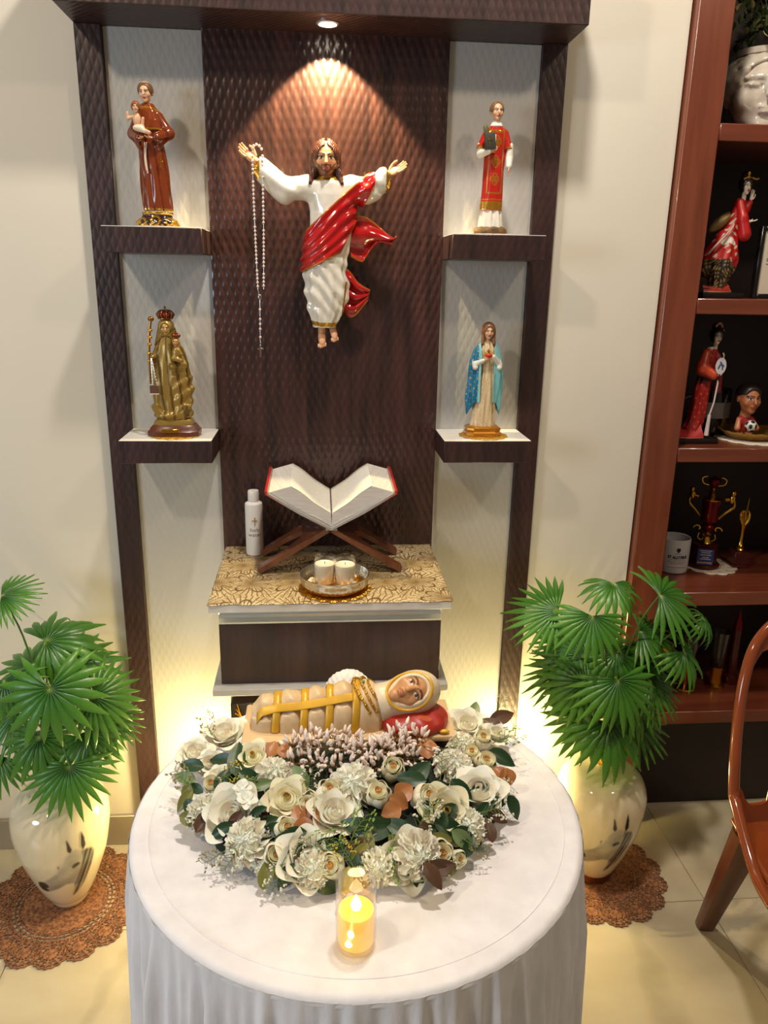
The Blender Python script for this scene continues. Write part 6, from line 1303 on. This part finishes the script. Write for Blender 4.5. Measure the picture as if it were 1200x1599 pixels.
V, F = sculpt(lambda x, y, z: np.maximum(smax(np.abs(ball(x, y, z, (0, -.001, .084), (.0225, .0270, .0240)))-.002, -ball(x, y, z, (-.004, -.036, .074), (.0195, .022, .027)), .001), .082-z-.25*(y)), (-.03, -.032, .066), (.03, .034, .114), .0016); obj('hair', (V, F), P_SATIN, fb, col=s(28, 20, 18), angle=180)
V, F = ellip((0, 0, 0), (1, 1, 1), 40, 26); ico = [(0, -.53, .85), (0, -.53, -.85), (0, .53, .85), (0, .53, -.85), (.53, -.85, 0), (-.53, -.85, 0), (.85, 0, .53), (-.85, 0, .53), (.85, 0, -.53), (-.85, 0, -.53), (.53, .85, 0), (-.53, .85, 0)]; dk = np.max(V@(np.array(ico).T/1.0), axis=1) > .93
obj('ball', (V*.0115+np.array([.002, -.022, .024]), F), P_SATIN, fb, col=paint(V, s(224, 218, 210), (dk, s(26, 24, 24))), angle=180, label='black and white ball')
# ---- mug with lettering
mgp = atz(1050, 896, S4); mu = thing('white_mug', 'white mug with printed words and small crest beside the red and gold trophy', 'mug', (mgp[0]+.014, mgp[1]+.034, S4))
MR = .0395; obj('mug_body', lathe([(.036, 0), (.0385, .002), (MR, .010), (MR, .091), (.0385, .0935), (.0365, .092), (.0360, .012), (.001, .010)], 48), plain('mug_glaze', s(206, 204, 206), .15, vary=.02), mu)
obj('mug_handle', tube(catmull([(-.037, .010, .075), (-.058, .016, .070), (-.060, .016, .040), (-.038, .010, .022)], 6), .0055, 10), plain('mug_glaze2', s(206, 204, 206), .15, vary=.02), mu)
mr_ = math.radians(-9)
text('ST ALOYSIUS', .0108, M_BLK, mu, (0, 0, .047), (0, 0, mr_), bend=MR+.0004, bold=.0005, sx=.82)
for zz_, wdt_ in ((.0395, .040), (.034, .050), (.029, .036), (.0185, .050)):
    a = np.linspace(-wdt_/2/MR, wdt_/2/MR, 20)+mr_; obj('print_line', rings([np.stack([(MR+.0004)*np.sin(a), -(MR+.0004)*np.cos(a), np.full(20, z)], 1) for z in (zz_, zz_+.0010)], False, False), M_GREY, mu)
cr_ = prism([(-.0045, .0105), (.0045, .0105), (.0045, .003), (0, -.002), (-.0045, .003)], .0006, 'xz', -MR-.0010); cv = tf(cr_[0]+np.array([0, 0, .062]), rz=mr_); obj('crest', (cv, cr_[1]), M_BLK, mu, smooth=False, label='small dark crest')
a = np.linspace(-.009/MR, .009/MR, 8)+mr_; obj('print_line', rings([np.stack([(MR+.0004)*np.sin(a), -(MR+.0004)*np.cos(a), np.full(8, z)], 1) for z in (.0565, .0575)], False, False), M_GREY, mu)
# ---- trophies
tp = atz(1105, 891, S4); TX_, TY_ = tp[0]+.004, tp[1]+.036
crochet('lace_mat', 'cream lace mat under the red and gold trophy', TX_+.018, TY_, .072, S4, M_WLACE, 12, th=.0020, wdt=.0010)
M_RUBY = plain('ruby_metal', s(120, 14, 22), .2, .6, vary=.1); M_RW = plain('mahogany_plinth', s(78, 26, 20), .25)
tr = thing('trophy_cup', 'tall red and gold trophy cup with scroll handles and blue plate', 'trophy', (TX_, TY_, S4+.0024)); tr.scale = (.98, .98, .97); tr.rotation_euler = (0, 0, -.52)
tb_ = obj('base', merge(lathe([(.041, 0), (.043, .003), (.043, .008), (.039, .012)], 32), lathe([(.036, .012), (.034, .014), (.032, .060), (.034, .064)], 6)), M_RW, tr, angle=30)
pt = obj('plate', tf(bb(-.021, .021, -.0012, .0012, .014, .060, .0003)[0], rz=.25, loc=(.005, -.0375, 0)).tolist() and (tf(bb(-.021, .021, -.0012, .0012, .014, .060, .0003)[0], rz=.25, loc=(.005, -.0375, 0)), bb(-.021, .021, -.0012, .0012, .014, .060, .0003)[1]), plain('blue_plate', s(38, 60, 120), .4), tb_, label='blue inscription plate')
M_PALEINK = plain('pale_ink', s(190, 186, 180), .5); M_GOLDINK = plain('gold_ink', s(206, 160, 70), .5)
for i_, (wd_, zz_) in enumerate(((.030, .054), (.024, .0485), (.028, .042), (.018, .035), (.028, .030))): obj('plate_line', (tf(bb(-wd_/2, wd_/2, -.0017, -.0012, zz_, zz_+.0022, 0)[0], rz=.25, loc=(.005, -.0375, 0)), bb(0, 1, 0, 1, 0, 1, 0)[1]), M_PALEINK, tb_)
text('CHAMPIONS', .0068, M_GOLDINK, tr, (.005-.0003, -.0393, .0205), (0, 0, .25), bold=.0003, sx=.95)
obj('stem', lathe([(.012, .064), (.016, .068), (.012, .074), (.009, .086), (.014, .094), (.008, .100)], 24), M_GOLD, tr)
obj('lower_bowl', lathe([(.008, .100), (.014, .106), (.017, .116), (.012, .124), (.015, .128)], 24), M_RUBY, tr)
obj('column', lathe([(.015, .128), (.023, .132), (.024, .140), (.0215, .168), (.024, .188), (.0225, .192)], 28), M_RUBY, tr)
obj('collar', lathe([(.0235, .1915), (.0245, .195), (.012, .199), (.008, .206), (.012, .212), (.007, .218), (.005, .224)], 24), M_GOLD, tr)
tcup = obj('finial_cup', lathe([(.005, .224), (.012, .232), (.017, .242), (.015, .250), (.006, .254), (.002, .258)], 20), M_RUBY, tr)
for q in (-1, 1):
    obj('handle', tube(catmull([(q*.020, 0, .136), (q*.036, 0, .156), (q*.056, 0, .178), (q*.052, 0, .198), (q*.034, 0, .196)], 6), np.linspace(.003, .006, 25), 8), M_GOLD, tr)
    obj('handle_figure', merge(ellip((q*.050, 0, .200), (.009, .007, .014), 10, 8), ellip((q*.052, -.002, .216), (.007, .006, .009), 10, 8)), M_GOLD, tr)
    obj('scroll', tube([(q*(.024+(.013-.0016*k)*math.cos(k*.55)), 0, .106+(.013-.0016*k)*math.sin(k*.55)) for k in np.linspace(0, 7, 26)], .0030, 6), M_GOLD, tr)
    obj('scroll', tube(catmull([(q*.010, 0, .072), (q*.022, 0, .080), (q*.020, 0, .094)], 6), .0026, 6), M_GOLD, tr)
    obj('finial_handle', tube(catmull([(q*.010, 0, .232), (q*.026, 0, .236), (q*.030, 0, .250), (q*.018, 0, .256)], 6), .0022, 6), M_GOLD, tcup)
tp = atz(1158, 889, S4); t2 = thing('hand_trophy', 'small gold trophy of a hand holding a flame near the bookcase right', 'trophy', (tp[0]+.004, tp[1]+.03, S4))
obj('base', merge(bb(-.024, .024, -.022, .022, 0, .008, .001), bb(-.020, .020, -.019, .019, .008, .044, .001)), M_RW, t2)
obj('stem', lathe([(.012, .044), (.014, .048), (.011, .052), (.013, .056), (.008, .060), (.005, .070), (.005, .100), (.009, .118)], 20), M_GOLD, t2)
obj('figure', merge(*[tube(catmull([(0, 0, .112), (q*.010, -.003*abs(q), .130), (q*.013, 0, .148), (q*.006, 0, .158)], 5), np.linspace(.005, .002, 16), 8) for q in (-1, -.4, .4, 1)], tube([(.002, 0, .130), (.003, 0, .160), (.006, 0, .192)], [.004, .005, .0008], 8)), M_GOLD, t2)
# ---- dim things on the low shelf
def goblet(label, px, py, name, cat, prof_, m_, extra=None):
    p = atz(px, py, S5); t = thing(name, label, cat, (p[0], p[1]+.03, S5)); h_ = len(prof_)//2
    obj('foot', lathe(prof_[:h_+1], 24), M_GOLD if m_ is not M_RUBY else M_RW, t); obj('bowl', lathe(prof_[h_:], 24), m_, t)
    if extra: extra(t)
    return t
goblet('small gold and dark cup among the palm fronds on the low shelf', 1036, 1088, 'small_trophy', 'trophy', [(.026, 0), (.026, .03), (.008, .036), (.006, .08), (.012, .09), (.024, .12), (.028, .15), (.022, .152)], M_GOLD)
goblet('clear glass goblet behind the palm on the low shelf', 1076, 1082, 'glass_goblet', 'glass', [(.026, 0), (.024, .004), (.006, .010), (.005, .07), (.020, .09), (.026, .13), (.022, .165), (.021, .163)], M_SMOKE)
goblet('tall clear glass vase beside the chair on the low shelf', 1124, 1078, 'glass_vase', 'vase', [(.026, 0), (.026, .006), (.018, .012), (.016, .03), (.018, .06), (.020, .11), (.024, .165), (.022, .164)], M_SMOKE)
goblet('red candle-shaped ornament near the chair on the low shelf', 1148, 1072, 'red_ornament', 'ornament', [(.022, 0), (.022, .02), (.014, .026), (.013, .09), (.013, .16), (.010, .185), (.004, .205), (.0008, .22)], M_RUBY)
